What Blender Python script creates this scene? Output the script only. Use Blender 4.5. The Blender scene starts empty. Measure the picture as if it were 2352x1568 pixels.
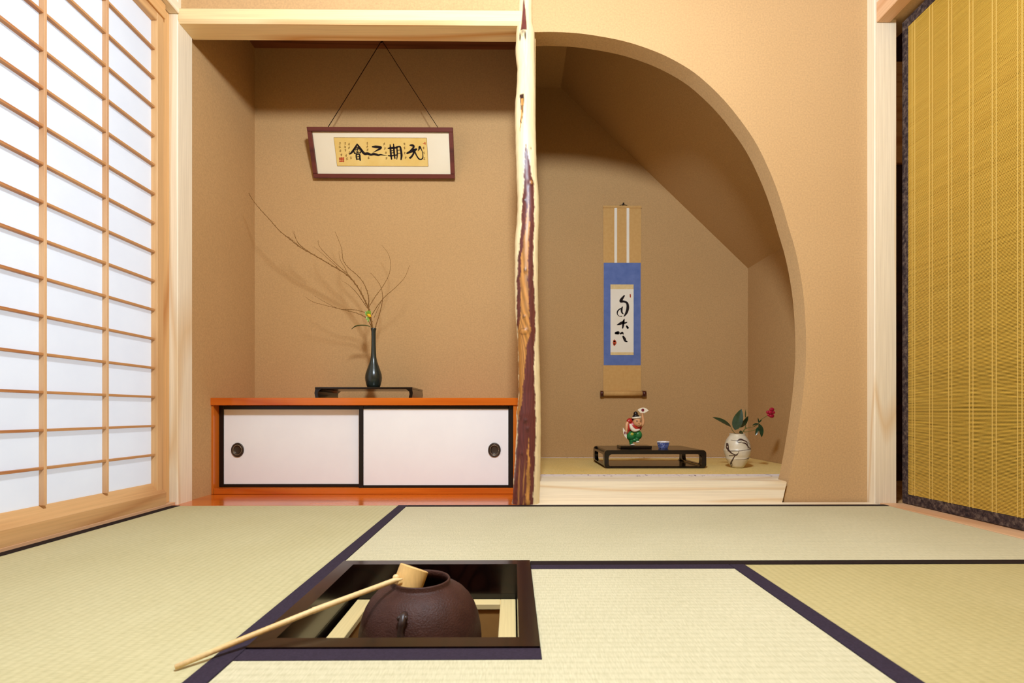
import bpy, bmesh, math, random
from mathutils import Vector, Matrix

random.seed(7)
sc = bpy.context.scene
COL = sc.collection
PI = math.pi

# ------------------------------------------------------------------ camera
F, CX, HY, CAM_H, YAW = 1190.0, 1187.0, 946.0, 0.34, math.radians(0.5)
cam_d = bpy.data.cameras.new('camera')
cam_d.sensor_width = 36.0
cam_d.lens = F / 2352.0 * 36.0
cam_d.shift_x = -(CX - 1176.0) / 2352.0
cam_d.shift_y = (HY - 784.0) / 2352.0
cam_d.clip_start = 0.02
cam_d.dof.use_dof = True
cam_d.dof.focus_distance = 1.95
cam_d.dof.aperture_fstop = 7.1
cam = bpy.data.objects.new('camera', cam_d)
COL.objects.link(cam)
cam.location = (0, 0, CAM_H)
cam.rotation_euler = (PI / 2, 0, -YAW)
sc.camera = cam

# ------------------------------------------------------------------ light
w = bpy.data.worlds.new('world')
sc.world = w
w.use_nodes = True
w.node_tree.nodes['Background'].inputs[0].default_value = (0.75, 0.85, 1.0, 1)
w.node_tree.nodes['Background'].inputs[1].default_value = 0.25

def light(name, kind, loc, power, color, rot=(0, 0, 0), **kw):
    d = bpy.data.lights.new(name, kind)
    d.energy = power
    d.color = color
    for k, v in kw.items():
        setattr(d, k, v)
    o = bpy.data.objects.new(name, d)
    COL.objects.link(o)
    o.location = loc
    o.rotation_euler = rot
    return o

light('pendant_lamp', 'POINT', (0.02, 0.47, 1.775), 160.0, (0.74, 0.87, 1.0), shadow_soft_size=0.10)
light('daylight_behind_paper_screens', 'AREA', (-2.05, 0.95, 0.95), 28.0, (0.82, 0.89, 1.0),
      rot=(0, -PI / 2, 0), shape='RECTANGLE', size=2.3, size_y=2.6)
light('next_room_lamp', 'POINT', (2.3, 0.6, 1.7), 7.0, (1.0, 0.78, 0.5), shadow_soft_size=0.12)

sc.cycles.max_bounces = 7
sc.cycles.diffuse_bounces = 3
sc.cycles.glossy_bounces = 3
sc.cycles.use_adaptive_sampling = True
sc.cycles.adaptive_threshold = 0.025
sc.view_settings.view_transform = 'Standard'
sc.view_settings.look = 'None'
sc.view_settings.exposure = 0.03
sc.view_settings.gamma = 1.0
sc.view_settings.use_curve_mapping = False

# ------------------------------------------------------------------ projection helpers (pixel of the 2352x1568 frame -> metres)
def ray(px, py):
    a = (px - CX) / F
    b = (HY - py) / F
    return Vector((a * math.cos(YAW) + math.sin(YAW), math.cos(YAW) - a * math.sin(YAW), b))

def at(px, py, Y):
    r = ray(px, py)
    s = Y / r.y
    return Vector((r.x * s, Y, CAM_H + r.z * s))

# ------------------------------------------------------------------ materials
def lin(h):
    h = h.lstrip('#')
    out = []
    for i in (0, 2, 4):
        c = int(h[i:i + 2], 16) / 255.0
        out.append(c / 12.92 if c <= 0.04045 else ((c + 0.055) / 1.055) ** 2.4)
    return (*out, 1.0)

class NT:
    def __init__(self, name):
        self.m = bpy.data.materials.new(name)
        self.m.use_nodes = True
        self.t = self.m.node_tree
        self.b = self.t.nodes['Principled BSDF']
        self.out = self.t.nodes['Material Output']
    def n(self, kind, **kw):
        nd = self.t.nodes.new(kind)
        for k, v in kw.items():
            if hasattr(nd, k) and k not in nd.inputs:
                setattr(nd, k, v)
            else:
                nd.inputs[k].default_value = v
        return nd
    def l(self, a, b):
        self.t.links.new(a, b)
    def coord(self, scale=(1, 1, 1), rot=(0, 0, 0)):
        tc = self.n('ShaderNodeTexCoord')
        mp = self.n('ShaderNodeMapping')
        mp.inputs['Scale'].default_value = scale
        mp.inputs['Rotation'].default_value = rot
        self.l(tc.outputs['Object'], mp.inputs['Vector'])
        return mp.outputs['Vector']
    def noise(self, vec, scale, detail=4.0, rough=0.55, dist=0.0):
        nd = self.n('ShaderNodeTexNoise')
        nd.inputs['Scale'].default_value = scale
        nd.inputs['Detail'].default_value = detail
        nd.inputs['Roughness'].default_value = rough
        nd.inputs['Distortion'].default_value = dist
        self.l(vec, nd.inputs['Vector'])
        return nd.outputs['Fac']
    def ramp(self, fac, stops):
        r = self.n('ShaderNodeValToRGB')
        els = r.color_ramp.elements
        els[0].position, els[0].color = stops[0]
        els[1].position, els[1].color = stops[-1]
        for p, c in stops[1:-1]:
            e = els.new(p)
            e.color = c
        self.l(fac, r.inputs['Fac'])
        return r.outputs['Color']
    def mix(self, fac, a, b, mode='MIX'):
        m = self.n('ShaderNodeMix', data_type='RGBA', blend_type=mode)
        for s, v in ((m.inputs[0], fac), (m.inputs[6], a), (m.inputs[7], b)):
            if hasattr(v, 'is_linked') or hasattr(v, 'links'):
                self.l(v, s)
            else:
                s.default_value = v
        return m.outputs[2]
    def bump(self, height, strength=0.2, dist=0.001):
        b = self.n('ShaderNodeBump')
        b.inputs['Strength'].default_value = strength
        b.inputs['Distance'].default_value = dist
        self.l(height, b.inputs['Height'])
        self.l(b.outputs['Normal'], self.b.inputs['Normal'])
    def base(self, c):
        if hasattr(c, 'links'):
            self.l(c, self.b.inputs['Base Color'])
        else:
            self.b.inputs['Base Color'].default_value = c
    def rough(self, r, spec=None):
        self.b.inputs['Roughness'].default_value = r
        if spec is not None:
            self.b.inputs['Specular IOR Level'].default_value = spec

def plain(name, c, rough=0.5, spec=0.5, metal=0.0, coat=0.0):
    t = NT(name)
    t.base(lin(c))
    t.rough(rough, spec)
    t.b.inputs['Metallic'].default_value = metal
    t.b.inputs['Coat Weight'].default_value = coat
    t.b.inputs['Coat Roughness'].default_value = 0.05
    return t.m

def mottled(name, c1, c2, scale=30, rough=0.6, spec=0.4, bump=0.15, bscale=None, stretch=(1, 1, 1), dist=0.001):
    t = NT(name)
    v = t.coord(stretch)
    t.base(t.ramp(t.noise(v, scale), [(0.3, lin(c1)), (0.7, lin(c2))]))
    t.rough(rough, spec)
    if bump:
        t.bump(t.noise(v, bscale or scale * 2), bump, dist)
    return t.m

def plaster(name, c1, c2):
    t = NT(name)
    v = t.coord()
    big = t.ramp(t.noise(v, 1.3, 2), [(0.3, lin(c1)), (0.7, lin(c2))])
    fine = t.ramp(t.noise(v, 160, 3), [(0.25, (0.86, 0.86, 0.86, 1)), (0.75, (1.06, 1.06, 1.06, 1))])
    t.base(t.mix(1.0, big, fine, 'MULTIPLY'))
    t.rough(0.95, 0.1)
    t.bump(t.noise(v, 260, 3), 0.25, 0.0008)
    return t.m

def wood(name, c_light, c_dark, axis='z', rings=9.0, rough=0.5, spec=0.35, contrast=(0.38, 0.68), coat=0.0, warp=1.6):
    """grain runs along axis"""
    t = NT(name)
    st = {'x': (0.10, 1, 1), 'y': (1, 0.10, 1), 'z': (1, 1, 0.10)}[axis]
    v = t.coord(st)
    field = t.noise(v, 4.0, 2, 0.45, 0.3)
    mul = t.n('ShaderNodeMath', operation='MULTIPLY')
    t.l(field, mul.inputs[0])
    mul.inputs[1].default_value = rings * 2.0
    fr = t.n('ShaderNodeMath', operation='PINGPONG')
    t.l(mul.outputs[0], fr.inputs[0])
    fr.inputs[1].default_value = 1.0
    st2 = {'x': (0.02, 1, 1), 'y': (1, 0.02, 1), 'z': (1, 1, 0.02)}[axis]
    v2 = t.coord(st2)
    fine = t.noise(v2, 190, 3, 0.6)
    a = t.ramp(fr.outputs[0], [(contrast[0], lin(c_light)), (contrast[1], lin(c_light)), (1.0, lin(c_dark))])
    b = t.ramp(fine, [(0.3, (0.90, 0.88, 0.85, 1)), (0.7, (1.04, 1.04, 1.03, 1))])
    t.base(t.mix(1.0, a, b, 'MULTIPLY'))
    t.rough(rough, spec)
    t.b.inputs['Coat Weight'].default_value = coat
    t.b.inputs['Coat Roughness'].default_value = 0.08
    t.bump(fine, 0.06, 0.0005)
    return t.m

def tatami(name, c1, c2, axis):
    """ridges parallel to axis, rushes run across"""
    t = NT(name)
    v = t.coord()
    wv = t.n('ShaderNodeTexWave', wave_type='BANDS', bands_direction='Y' if axis == 'x' else 'X')
    wv.inputs['Scale'].default_value = 20.9
    wv.inputs['Distortion'].default_value = 0.25
    wv.inputs['Detail'].default_value = 1
    t.l(v, wv.inputs['Vector'])
    st = (1, 0.14, 1) if axis == 'x' else (0.14, 1, 1)
    v2 = t.coord(st)
    rush = t.noise(v2, 420, 2, 0.6)
    cloud = t.noise(v, 3.0, 3)
    col = t.ramp(cloud, [(0.3, lin(c1)), (0.7, lin(c2))])
    r2 = t.ramp(rush, [(0.3, (0.86, 0.86, 0.82, 1)), (0.7, (1.05, 1.05, 1.05, 1))])
    r3 = t.ramp(wv.outputs['Fac'], [(0.0, (0.93, 0.93, 0.91, 1)), (0.6, (1, 1, 1, 1))])
    t.base(t.mix(1.0, t.mix(1.0, col, r2, 'MULTIPLY'), r3, 'MULTIPLY'))
    t.rough(0.72, 0.22)
    add = t.n('ShaderNodeMath', operation='ADD')
    t.l(wv.outputs['Fac'], add.inputs[0])
    t.l(rush, add.inputs[1])
    t.bump(add.outputs[0], 0.2, 0.0011)
    return t.m

M = {}
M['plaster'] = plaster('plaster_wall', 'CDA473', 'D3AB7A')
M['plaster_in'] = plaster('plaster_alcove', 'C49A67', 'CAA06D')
M['lintel'] = wood('lintel_wood', 'F8DAA6', 'E0A666', 'x', 6, contrast=(0.3, 0.6))
M['alc_ceil'] = wood('alcove_ceiling_wood', '8A5030', '6E3C22', 'x')
M['ceil'] = wood('ceiling_boards', '8F7C62', '7F6C52', 'y')
for ax in 'xyz':
    M['hinoki_' + ax] = wood('cypress_' + ax, 'F7E6CA', 'EBCDA4', ax, 7)
    M['cedar_' + ax] = wood('cedar_' + ax, 'E2AF74', 'C98B50', ax, 9)
    M['shoji_' + ax] = wood('shoji_wood_' + ax, 'DDAE78', 'C48E5A', ax, 8)
    M['pink_' + ax] = wood('sill_wood_' + ax, 'E6B88E', 'D9A377', ax, 5)
M['kumiko'] = wood('kumiko_wood', 'C9935F', 'AE7044', 'y', 5)
M['kumiko_v'] = wood('kumiko_wood_v', 'E0B486', 'C9976A', 'z', 5)
M['orange_x'] = wood('orange_lacquered_wood_x', 'D66A18', 'C0520C', 'x', 5, rough=0.22, spec=0.5, coat=0.35)
M['orange_z'] = wood('orange_lacquered_wood_z', 'CC6A1C', 'B4520E', 'z', 5, rough=0.25, spec=0.5, coat=0.3)
M['black'] = plain('black_lacquer', '100908', 0.2, 0.4, coat=0.15)
M['black_satin'] = plain('black_satin_frame', '140C0B', 0.35, 0.4)
M['brown_lacq'] = wood('dark_lacquer_wood', '1C0B08', '0C0404', 'y', 14, rough=0.2, spec=0.4, coat=0.15, contrast=(0.1, 0.6))
M['doorpaper'] = mottled('door_paper', 'F3EEEC', 'F7F3F0', 6, 0.85, 0.15, 0.05, 300)
M['heri'] = mottled('mat_border_cloth', '2E2530', '3A2F3D', 300, 0.85, 0.15, 0.2, 900)
M['heri_dark'] = mottled('mat_border_cloth_dark', '1F1614', '2A1E1C', 300, 0.85, 0.15, 0.2, 900)
M['tat_x'] = tatami('tatami_ridges_x', 'CFC5A2', 'D6CCAA', 'x')
M['tat_y'] = tatami('tatami_ridges_y', 'C8BC8E', 'CFC498', 'y')
M['tat_d'] = tatami('tatami_yellow', 'BFAE78', 'C7B682', 'y')
M['tat_gold'] = tatami('tatami_niche', 'F2CC7C', 'F7D68C', 'x')
M['iron'] = mottled('cast_iron', '3E231B', '492B22', 40, 0.5, 0.25, 0.6, 330, dist=0.002)
M['iron_dark'] = mottled('iron_dark', '2A1B17', '3A2721', 60, 0.4, 0.5, 0.3, 300)
M['bamboo'] = wood('bamboo', 'F0CF96', 'E2B878', 'z', 4, rough=0.45)
M['bamboo_cup'] = wood('bamboo_cup', 'EBC07A', 'DDA658', 'z', 6, rough=0.45)
M['ledge_x'] = plain('pale_ledge_x', 'EBCF92', 0.6, 0.3)
M['ledge_y'] = wood('pale_ledge_y', 'EED397', 'E4C383', 'y', 4)
M['pit'] = mottled('pit_wall', 'A9763C', 'B58244', 12, 0.8, 0.2)
M['ash'] = mottled('ash', '8F8478', 'A09588', 60, 0.95, 0.1, 0.4)
M['frame_wood'] = wood('red_brown_frame', '6B2F22', '4E2018', 'x', 8, rough=0.35)
M['mat_board'] = mottled('picture_mount', 'EBD9B8', 'F0E0C2', 5, 0.9, 0.1, 0.1, 400)
M['gold_paper'] = mottled('gold_tinted_paper', 'E3B964', 'EBC778', 14, 0.8, 0.2, 0.1, 300)
M['paper_line'] = plain('paper_edge_line', '9C7A3E', 0.9, 0.1)
M['ink'] = plain('ink', '1E1414', 0.8, 0.2)
M['ink_brown'] = plain('brown_ink', '7A5426', 0.9, 0.1)
M['seal'] = plain('seal_red', 'C8502E', 0.8, 0.2)
M['cord'] = plain('dark_cord', '2A1810', 0.9, 0.1)
M['scroll_cloth'] = mottled('scroll_tan_cloth', 'CF9E5E', 'D6A768', 60, 0.9, 0.1, 0.2, 700)
M['scroll_blue'] = mottled('scroll_blue_brocade', '5B6EA6', '6B7CB2', 25, 0.85, 0.2, 0.15, 500)
M['scroll_white'] = mottled('scroll_white_paper', 'F1E3CD', 'F5EAD8', 8, 0.9, 0.1, 0.05, 300)
M['scroll_gold'] = mottled('scroll_gold_band', 'E0BE82', 'E8CB93', 60, 0.8, 0.2, 0.1)
M['roller'] = plain('roller_red_lacquer', '4A160F', 0.25, 0.5, coat=0.4)
M['vase_green'] = mottled('dark_green_bronze', '1E2622', '252D27', 20, 0.24, 0.6, 0.05)
M['twig'] = mottled('twig_bark', '6E4A22', '8A6030', 200, 0.8, 0.2)
M['leaf'] = mottled('leaf_green', '2C4A22', '3C5C2C', 40, 0.25, 0.5, 0.1)
M['leaf_dark'] = mottled('camellia_leaf', '1C3420', '2A4428', 40, 0.2, 0.6, 0.1)
M['leaf_bright'] = mottled('young_leaf', '6A8A1E', '84A02C', 40, 0.4, 0.4, 0.1)
M['yellow'] = plain('yellow_petal', 'E9B21A', 0.6, 0.3)
M['red_petal'] = mottled('red_petal', '9C0F28', 'B81A36', 60, 0.5, 0.3)
M['stem'] = plain('green_stem', '6A6A34', 0.6, 0.3)
M['ceramic'] = mottled('cream_glaze', 'D6C3A2', 'E4D6BC', 22, 0.35, 0.5, 0.15, 60)
M['ceramic_ink'] = plain('dark_brushwork', '4A332C', 0.4, 0.5)
M['bowl_blue'] = None
M['white_gl'] = plain('white_glaze', 'EDE6E2', 0.25, 0.5)
M['red_doll'] = plain('red_paint', 'B8231B', 0.35, 0.5)
M['green_doll'] = mottled('green_paint', '1F6B33', '2E8442', 60, 0.3, 0.5, 0)
M['skin_doll'] = plain('peach_paint', 'E0A574', 0.4, 0.5)
M['white_doll'] = plain('white_paint', 'EFE3CC', 0.4, 0.5)
M['black_doll'] = plain('black_paint', '1C1214', 0.3, 0.5)
M['fan_red'] = plain('fan_red', '7A2030', 0.6, 0.3)
M['gold_doll'] = plain('gold_paint', 'B5B23A', 0.4, 0.5)
M['bronze'] = plain('dark_bronze', '4E443C', 0.38, 0.5, metal=0.75)
M['brass'] = plain('dull_brass', '9C8C72', 0.35, 0.5, metal=0.6)
M['bronze_in'] = plain('dark_bronze_recess', '2A211C', 0.5, 0.4, metal=0.5)
M['reed'] = mottled('split_bamboo_reed', 'CC9E3A', 'DCB24E', 12, 0.5, 0.35, 0, stretch=(1, 0.6, 60))
M['thread'] = plain('blind_thread', 'D8B25E', 0.8, 0.2)
M['next_wall'] = plaster('next_room_plaster', '8A5F34', '946838')
M['dark_wood'] = wood('dark_wood', '3A1C10', '241009', 'y', 6)

# brocade border of the blind
t = NT('brocade')
v = t.coord()
t.base(t.ramp(t.noise(v, 70, 3, 0.7), [(0.38, lin('2A2022')), (0.52, lin('4A3A36')), (0.66, lin('6C5A4E'))]))
t.rough(0.8, 0.2)
t.bump(t.noise(v, 300), 0.3)
M['brocade'] = t.m

# niche mat border: white ground with small dark figures
t = NT('patterned_border')
v = t.coord((1, 0.35, 1))
t.base(t.ramp(t.noise(v, 55, 3, 0.7), [(0.50, lin('EDDCD2')), (0.60, lin('E3CFC8')), (0.68, lin('5A4458'))]))
t.rough(0.85, 0.15)
M['border_white'] = t.m

# blue and white porcelain
t = NT('blue_white_porcelain')
v = t.coord()
t.base(t.ramp(t.noise(v, 210, 3, 0.7), [(0.42, lin('3E4C8E')), (0.55, lin('6E7AB0')), (0.68, lin('D9DAE6'))]))
t.rough(0.25, 0.5)
M['bowl_blue'] = t.m

# paper of the screens
t = NT('screen_paper')
v = t.coord()
pc = t.ramp(t.noise(v, 5, 4), [(0.3, (0.83, 0.83, 0.85, 1)), (0.7, (0.88, 0.88, 0.89, 1))])
df = t.n('ShaderNodeBsdfDiffuse')
tr = t.n('ShaderNodeBsdfTranslucent')
t.l(pc, df.inputs['Color'])
t.l(pc, tr.inputs['Color'])
ms = t.n('ShaderNodeMixShader')
ms.inputs[0].default_value = 0.5
t.l(df.outputs[0], ms.inputs[1])
t.l(tr.outputs[0], ms.inputs[2])
t.l(ms.outputs[0], t.out.inputs['Surface'])
M['paper'] = t.m

# pillar: painted from a colour attribute (pale sapwood, red bark streak, orange heart)
t = NT('natural_log')
at_n = t.n('ShaderNodeAttribute', attribute_name='tone')
v = t.coord((1, 1, 0.06))
fine = t.noise(v, 150, 4, 0.65)
t.base(t.mix(1.0, at_n.outputs['Color'], t.ramp(fine, [(0.25, (0.78, 0.74, 0.70, 1)), (0.7, (1.08, 1.07, 1.05, 1))]), 'MULTIPLY'))
t.rough(0.38, 0.4)
t.bump(fine, 0.25, 0.0015)
M['log'] = t.m

# ------------------------------------------------------------------ mesh helpers
def wl(o):
    p = Vector((0, 0, 0))
    while o is not None:
        p = p + o.location
        o = o.parent
    return p

def add(name, me, mat=None, parent=None, loc=(0, 0, 0)):
    o = bpy.data.objects.new(name, me)
    COL.objects.link(o)
    if mat is not None and len(me.materials) == 0:
        me.materials.append(mat)
    o.parent = parent
    o.location = Vector(loc) - (wl(parent) if parent else Vector((0, 0, 0)))
    return o

def tag(o, label, cat, group=None, kind=None):
    o['label'] = label
    o['category'] = cat
    if group:
        o['group'] = group
    if kind:
        o['kind'] = kind
    return o

def thing(name, loc, label, cat, group=None):
    o = bpy.data.objects.new(name, None)
    o.empty_display_size = 0.05
    COL.objects.link(o)
    o.location = loc
    return tag(o, label, cat, group)

def struct(o, label=None, cat=None):
    o['kind'] = 'structure'
    if label:
        o['label'] = label
    if cat:
        o['category'] = cat
    return o

def mesh(name, verts, faces, smooth=False):
    me = bpy.data.meshes.new(name)
    me.from_pydata([tuple(v) for v in verts], [], faces)
    bm = bmesh.new()
    bm.from_mesh(me)
    bmesh.ops.recalc_face_normals(bm, faces=bm.faces)
    bm.to_mesh(me)
    bm.free()
    if smooth:
        me.polygons.foreach_set('use_smooth', [True] * len(me.polygons))
    me.update()
    return me

def box_bm(x0, x1, y0, y1, z0, z1, bevel=0.0, seg=1):
    bm = bmesh.new()
    bmesh.ops.create_cube(bm, size=1.0)
    for vv in bm.verts:
        vv.co = Vector((x0 + (vv.co.x + .5) * (x1 - x0), y0 + (vv.co.y + .5) * (y1 - y0), z0 + (vv.co.z + .5) * (z1 - z0)))
    if bevel:
        bmesh.ops.bevel(bm, geom=list(bm.edges), offset=bevel, segments=seg, affect='EDGES', profile=0.5)
    return bm

def bm_mesh(name, bm, smooth=False):
    me = bpy.data.meshes.new(name)
    bmesh.ops.recalc_face_normals(bm, faces=bm.faces)
    bm.to_mesh(me)
    bm.free()
    if smooth:
        me.polygons.foreach_set('use_smooth', [True] * len(me.polygons))
    return me

def box(name, b, mat, parent=None, bevel=0.0015, seg=1):
    x0, x1, y0, y1, z0, z1 = b
    c = Vector(((x0 + x1) / 2, (y0 + y1) / 2, z0))
    bm = box_bm(x0 - c.x, x1 - c.x, y0 - c.y, y1 - c.y, 0, z1 - z0, bevel, seg)
    return add(name, bm_mesh(name, bm), mat, parent, c)

def prism(name, poly, axis, a, b, mat, parent=None, smooth=False, origin=None):
    """poly: list of 2D points in the plane perpendicular to axis; extruded from a to b"""
    def mk(p, q):
        if axis == 'y':
            return Vector((p[0], q, p[1]))
        if axis == 'z':
            return Vector((p[0], p[1], q))
        return Vector((q, p[0], p[1]))
    n = len(poly)
    vs = [mk(p, a) for p in poly] + [mk(p, b) for p in poly]
    fs = [tuple(range(n)), tuple(range(2 * n - 1, n - 1, -1))]
    fs += [(i, (i + 1) % n, n + (i + 1) % n, n + i) for i in range(n)]
    lo = Vector([min(vv[k] for vv in vs) for k in range(3)])
    hi = Vector([max(vv[k] for vv in vs) for k in range(3)])
    c = Vector(((lo.x + hi.x) / 2, (lo.y + hi.y) / 2, lo.z))
    return add(name, mesh(name, [vv - c for vv in vs], fs, smooth), mat, parent, c)

def lathe(name, prof, mat, parent=None, loc=(0, 0, 0), seg=48, smooth=True, squash=1.0):
    """prof: list of (r,z) bottom to top"""
    vs, fs = [], []
    for r, z in prof:
        for k in range(seg):
            a = 2 * PI * k / seg
            vs.append((r * math.cos(a), r * math.sin(a) * squash, z))
    for i in range(len(prof) - 1):
        for k in range(seg):
            fs.append((i * seg + k, i * seg + (k + 1) % seg, (i + 1) * seg + (k + 1) % seg, (i + 1) * seg + k))
    if prof[0][0] > 1e-5:
        fs.append(tuple(range(seg))[::-1])
    return add(name, mesh(name, vs, fs, smooth), mat, parent, loc)

def smooth_line(pts, sub=6):
    """Catmull-Rom through points of any dimension"""
    out = []
    n = len(pts)
    for i in range(n - 1):
        p0, p1, p2, p3 = pts[max(i - 1, 0)], pts[i], pts[i + 1], pts[min(i + 2, n - 1)]
        for k in range(sub):
            u = k / sub
            out.append(tuple(0.5 * (2 * b + (c - a) * u + (2 * a - 5 * b + 4 * c - d) * u * u + (3 * b - a - 3 * c + d) * u ** 3)
                             for a, b, c, d in zip(p0, p1, p2, p3)))
    out.append(tuple(pts[-1]))
    return out

def tube_geo(pts, radii, seg=8, vs=None, fs=None):
    vs = [] if vs is None else vs
    fs = [] if fs is None else fs
    pts = [Vector(p) for p in pts]
    n = len(pts)
    base = len(vs)
    up = None
    for i, p in enumerate(pts):
        d = (pts[min(i + 1, n - 1)] - pts[max(i - 1, 0)]).normalized()
        if up is None:
            up = Vector((0, 0, 1)) if abs(d.z) < 0.9 else Vector((1, 0, 0))
        s = d.cross(up).normalized()
        up = s.cross(d).normalized()
        r = radii[i] if hasattr(radii, '__len__') else radii
        for k in range(seg):
            a = 2 * PI * k / seg
            vs.append(p + s * (r * math.cos(a)) + up * (r * math.sin(a)))
    for i in range(n - 1):
        for k in range(seg):
            fs.append((base + i * seg + k, base + i * seg + (k + 1) % seg, base + (i + 1) * seg + (k + 1) % seg, base + (i + 1) * seg + k))
    fs.append(tuple(base + k for k in range(seg))[::-1])
    fs.append(tuple(base + (n - 1) * seg + k for k in range(seg)))
    return vs, fs

def tube(name, pts, radii, mat, parent=None, seg=8):
    vs, fs = tube_geo(pts, radii, seg)
    c = Vector(pts[0])
    return add(name, mesh(name, [Vector(v) - c for v in vs], fs, True), mat, parent, c)

def blob(name, parts, mat, parent=None, loc=(0, 0, 0), seg=20, rings=12):
    """parts: list of (centre, radii, rot_y) ellipsoids in one mesh"""
    bm = bmesh.new()
    for c, r, ry in parts:
        mtx = Matrix.Translation(c) @ Matrix.Rotation(ry, 4, 'Y') @ Matrix.Diagonal((r[0], r[1], r[2], 1))
        bmesh.ops.create_uvsphere(bm, u_segments=seg, v_segments=rings, radius=1.0, matrix=mtx)
    return add(name, bm_mesh(name, bm, True), mat, parent, loc)

def strokes_geo(strokes, fn, vs, fs, sub=6):
    """strokes: list of [(x,y,w)...] in drawing units; fn(x,y)->Vector on the surface"""
    for s in strokes:
        line = smooth_line([tuple(map(float, p)) for p in s], sub)
        b = len(vs)
        n = len(line)
        for i, (x, y, wd) in enumerate(line):
            x0, y0, _ = line[max(i - 1, 0)]
            x1, y1, _ = line[min(i + 1, n - 1)]
            dx, dy = x1 - x0, y1 - y0
            L = math.hypot(dx, dy) or 1
            nx, ny = -dy / L * wd / 2, dx / L * wd / 2
            e = 0.0
            vs.append(fn(x + nx, y + ny))
            vs.append(fn(x - nx, y - ny))
        for i in range(n - 1):
            fs.append((b + 2 * i, b + 2 * i + 1, b + 2 * i + 3, b + 2 * i + 2))
        # round ends
        for idx in (0, n - 1):
            x, y, wd = line[idx]
            c = len(vs)
            for k in range(8):
                a = 2 * PI * k / 8
                vs.append(fn(x + math.cos(a) * wd / 2, y + math.sin(a) * wd / 2))
            fs.append(tuple(range(c, c + 8)))

def strokes(name, ss, fn, mat, parent, sub=6):
    vs, fs = [], []
    strokes_geo(ss, fn, vs, fs, sub)
    me = bpy.data.meshes.new(name)
    me.from_pydata([tuple(v) for v in vs], [], fs)
    me.update()
    return add(name, me, mat, parent)

# ================================================================== THE ROOM
YF = 1.915            # front plane of posts and lintel
XL, XR = -1.235, 1.365  # mat area
YB = 1.89             # back edge of the mats
CEIL = 2.30
REAR = -0.95
RO = (-0.3815, 0.040, 0.745, 1.178)   # hearth frame, outer

fb = -0.055
# floor under the mats, round the hearth opening
def floor_mesh():
    vs, fs = [], []
    def bx(x0, x1, y0, y1):
        b = len(vs)
        for z in (-0.12, fb):
            vs.extend([(x0, y0, z), (x1, y0, z), (x1, y1, z), (x0, y1, z)])
        fs.extend([(b, b + 3, b + 2, b + 1), (b + 4, b + 5, b + 6, b + 7), (b, b + 1, b + 5, b + 4), (b + 1, b + 2, b + 6, b + 5), (b + 2, b + 3, b + 7, b + 6), (b + 3, b, b + 4, b + 7)])
    x0, x1, y0, y1 = -1.40, 3.1, REAR - .1, 3.1
    bx(x0, RO[0], y0, y1)
    bx(RO[1], x1, y0, y1)
    bx(RO[0], RO[1], y0, RO[2])
    bx(RO[0], RO[1], RO[3], y1)
    return mesh('floor', vs, fs)
struct(add('floor', floor_mesh(), M['dark_wood']), 'bare board floor under the straw mats', 'floor')

struct(box('ceiling', (-1.40, 3.1, REAR - .1, 3.1, CEIL, CEIL + .05), M['ceil'], bevel=0), 'plain board ceiling above the room', 'ceiling')
struct(box('wall_rear', (-1.40, 3.1, REAR - .1, REAR, fb, CEIL), M['next_wall'], bevel=0), 'plain plaster wall behind the viewer', 'wall')
# left wall above and beside the screens
lw = box('wall_left', (-1.36, -1.262, REAR, 1.93, 1.80, CEIL), M['plaster'], bevel=0)
struct(lw, 'tan plaster wall above the paper screens', 'wall')
struct(box('wall_left_rear', (-1.36, -1.25, REAR, 0.06, fb, 1.80), M['plaster'], bevel=0), 'tan plaster wall beside the paper screens', 'wall')
# right wall above the blinds
struct(box('wall_right', (1.405, 1.50, REAR, 2.03, 1.80, CEIL), M['plaster'], bevel=0), 'tan plaster wall above the bamboo blind', 'wall')
struct(box('wall_right_rear', (1.405, 1.50, REAR, -0.10, fb, 1.80), M['plaster'], bevel=0), 'tan plaster wall beside the bamboo blinds', 'wall')
# room beyond the blinds
struct(box('wall_next_room', (2.75, 2.85, REAR, 3.0, fb, CEIL), M['next_wall'], bevel=0), 'dim brown wall beyond the bamboo blind', 'wall')
struct(box('wall_next_room_back', (1.52, 2.75, 2.55, 2.65, fb, CEIL), M['dark_wood'], bevel=0), 'dim brown wall in the room beyond the blind', 'wall')
nr = box('floor_next_room', (1.46, 2.75, REAR, 2.55, fb, 0.0), M['cedar_y'], bevel=0)
struct(nr, 'wooden floor of the room beyond the blind', 'floor')

# wall above the lintel
PX0 = 0.045
struct(box('wall_back', (-1.262, PX0, 1.935, 2.005, 1.80, CEIL), M['plaster'], bevel=0), 'tan plaster wall above the alcove lintel', 'wall')

# arched wall on the right
ARCH_PX = [(1227, 73.7), (1276, 73.4), (1338, 77.5), (1416, 90.5), (1472, 106), (1529, 128.5), (1585, 160), (1627, 194), (1669, 236.5), (1711, 290),
           (1741, 337), (1769, 396), (1790, 451), (1811, 520), (1828, 579), (1841, 645), (1848, 706), (1851.5, 780), (1850, 847), (1842, 927), (1830, 1008),
           (1817, 1080), (1809, 1112), (1798, 1152)]
YW0, YW1 = 1.955, 2.03
arch = [at(x, y, YW0) for x, y in ARCH_PX]
arch = [(p.x, max(p.z, 0.0)) for p in arch]
arch_s = smooth_line(arch, 4)
arch_s[-1] = (arch_s[-1][0], fb)
WX1 = 1.40
poly = [(PX0, CEIL), (WX1, CEIL), (WX1, fb)] + list(reversed(arch_s)) + [(PX0, arch_s[0][1])]
aw = prism('wall_arch', poly, 'y', YW0, YW1, M['plaster'])
struct(aw, 'tan plaster wall with a large curved arch opening', 'wall')

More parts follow.
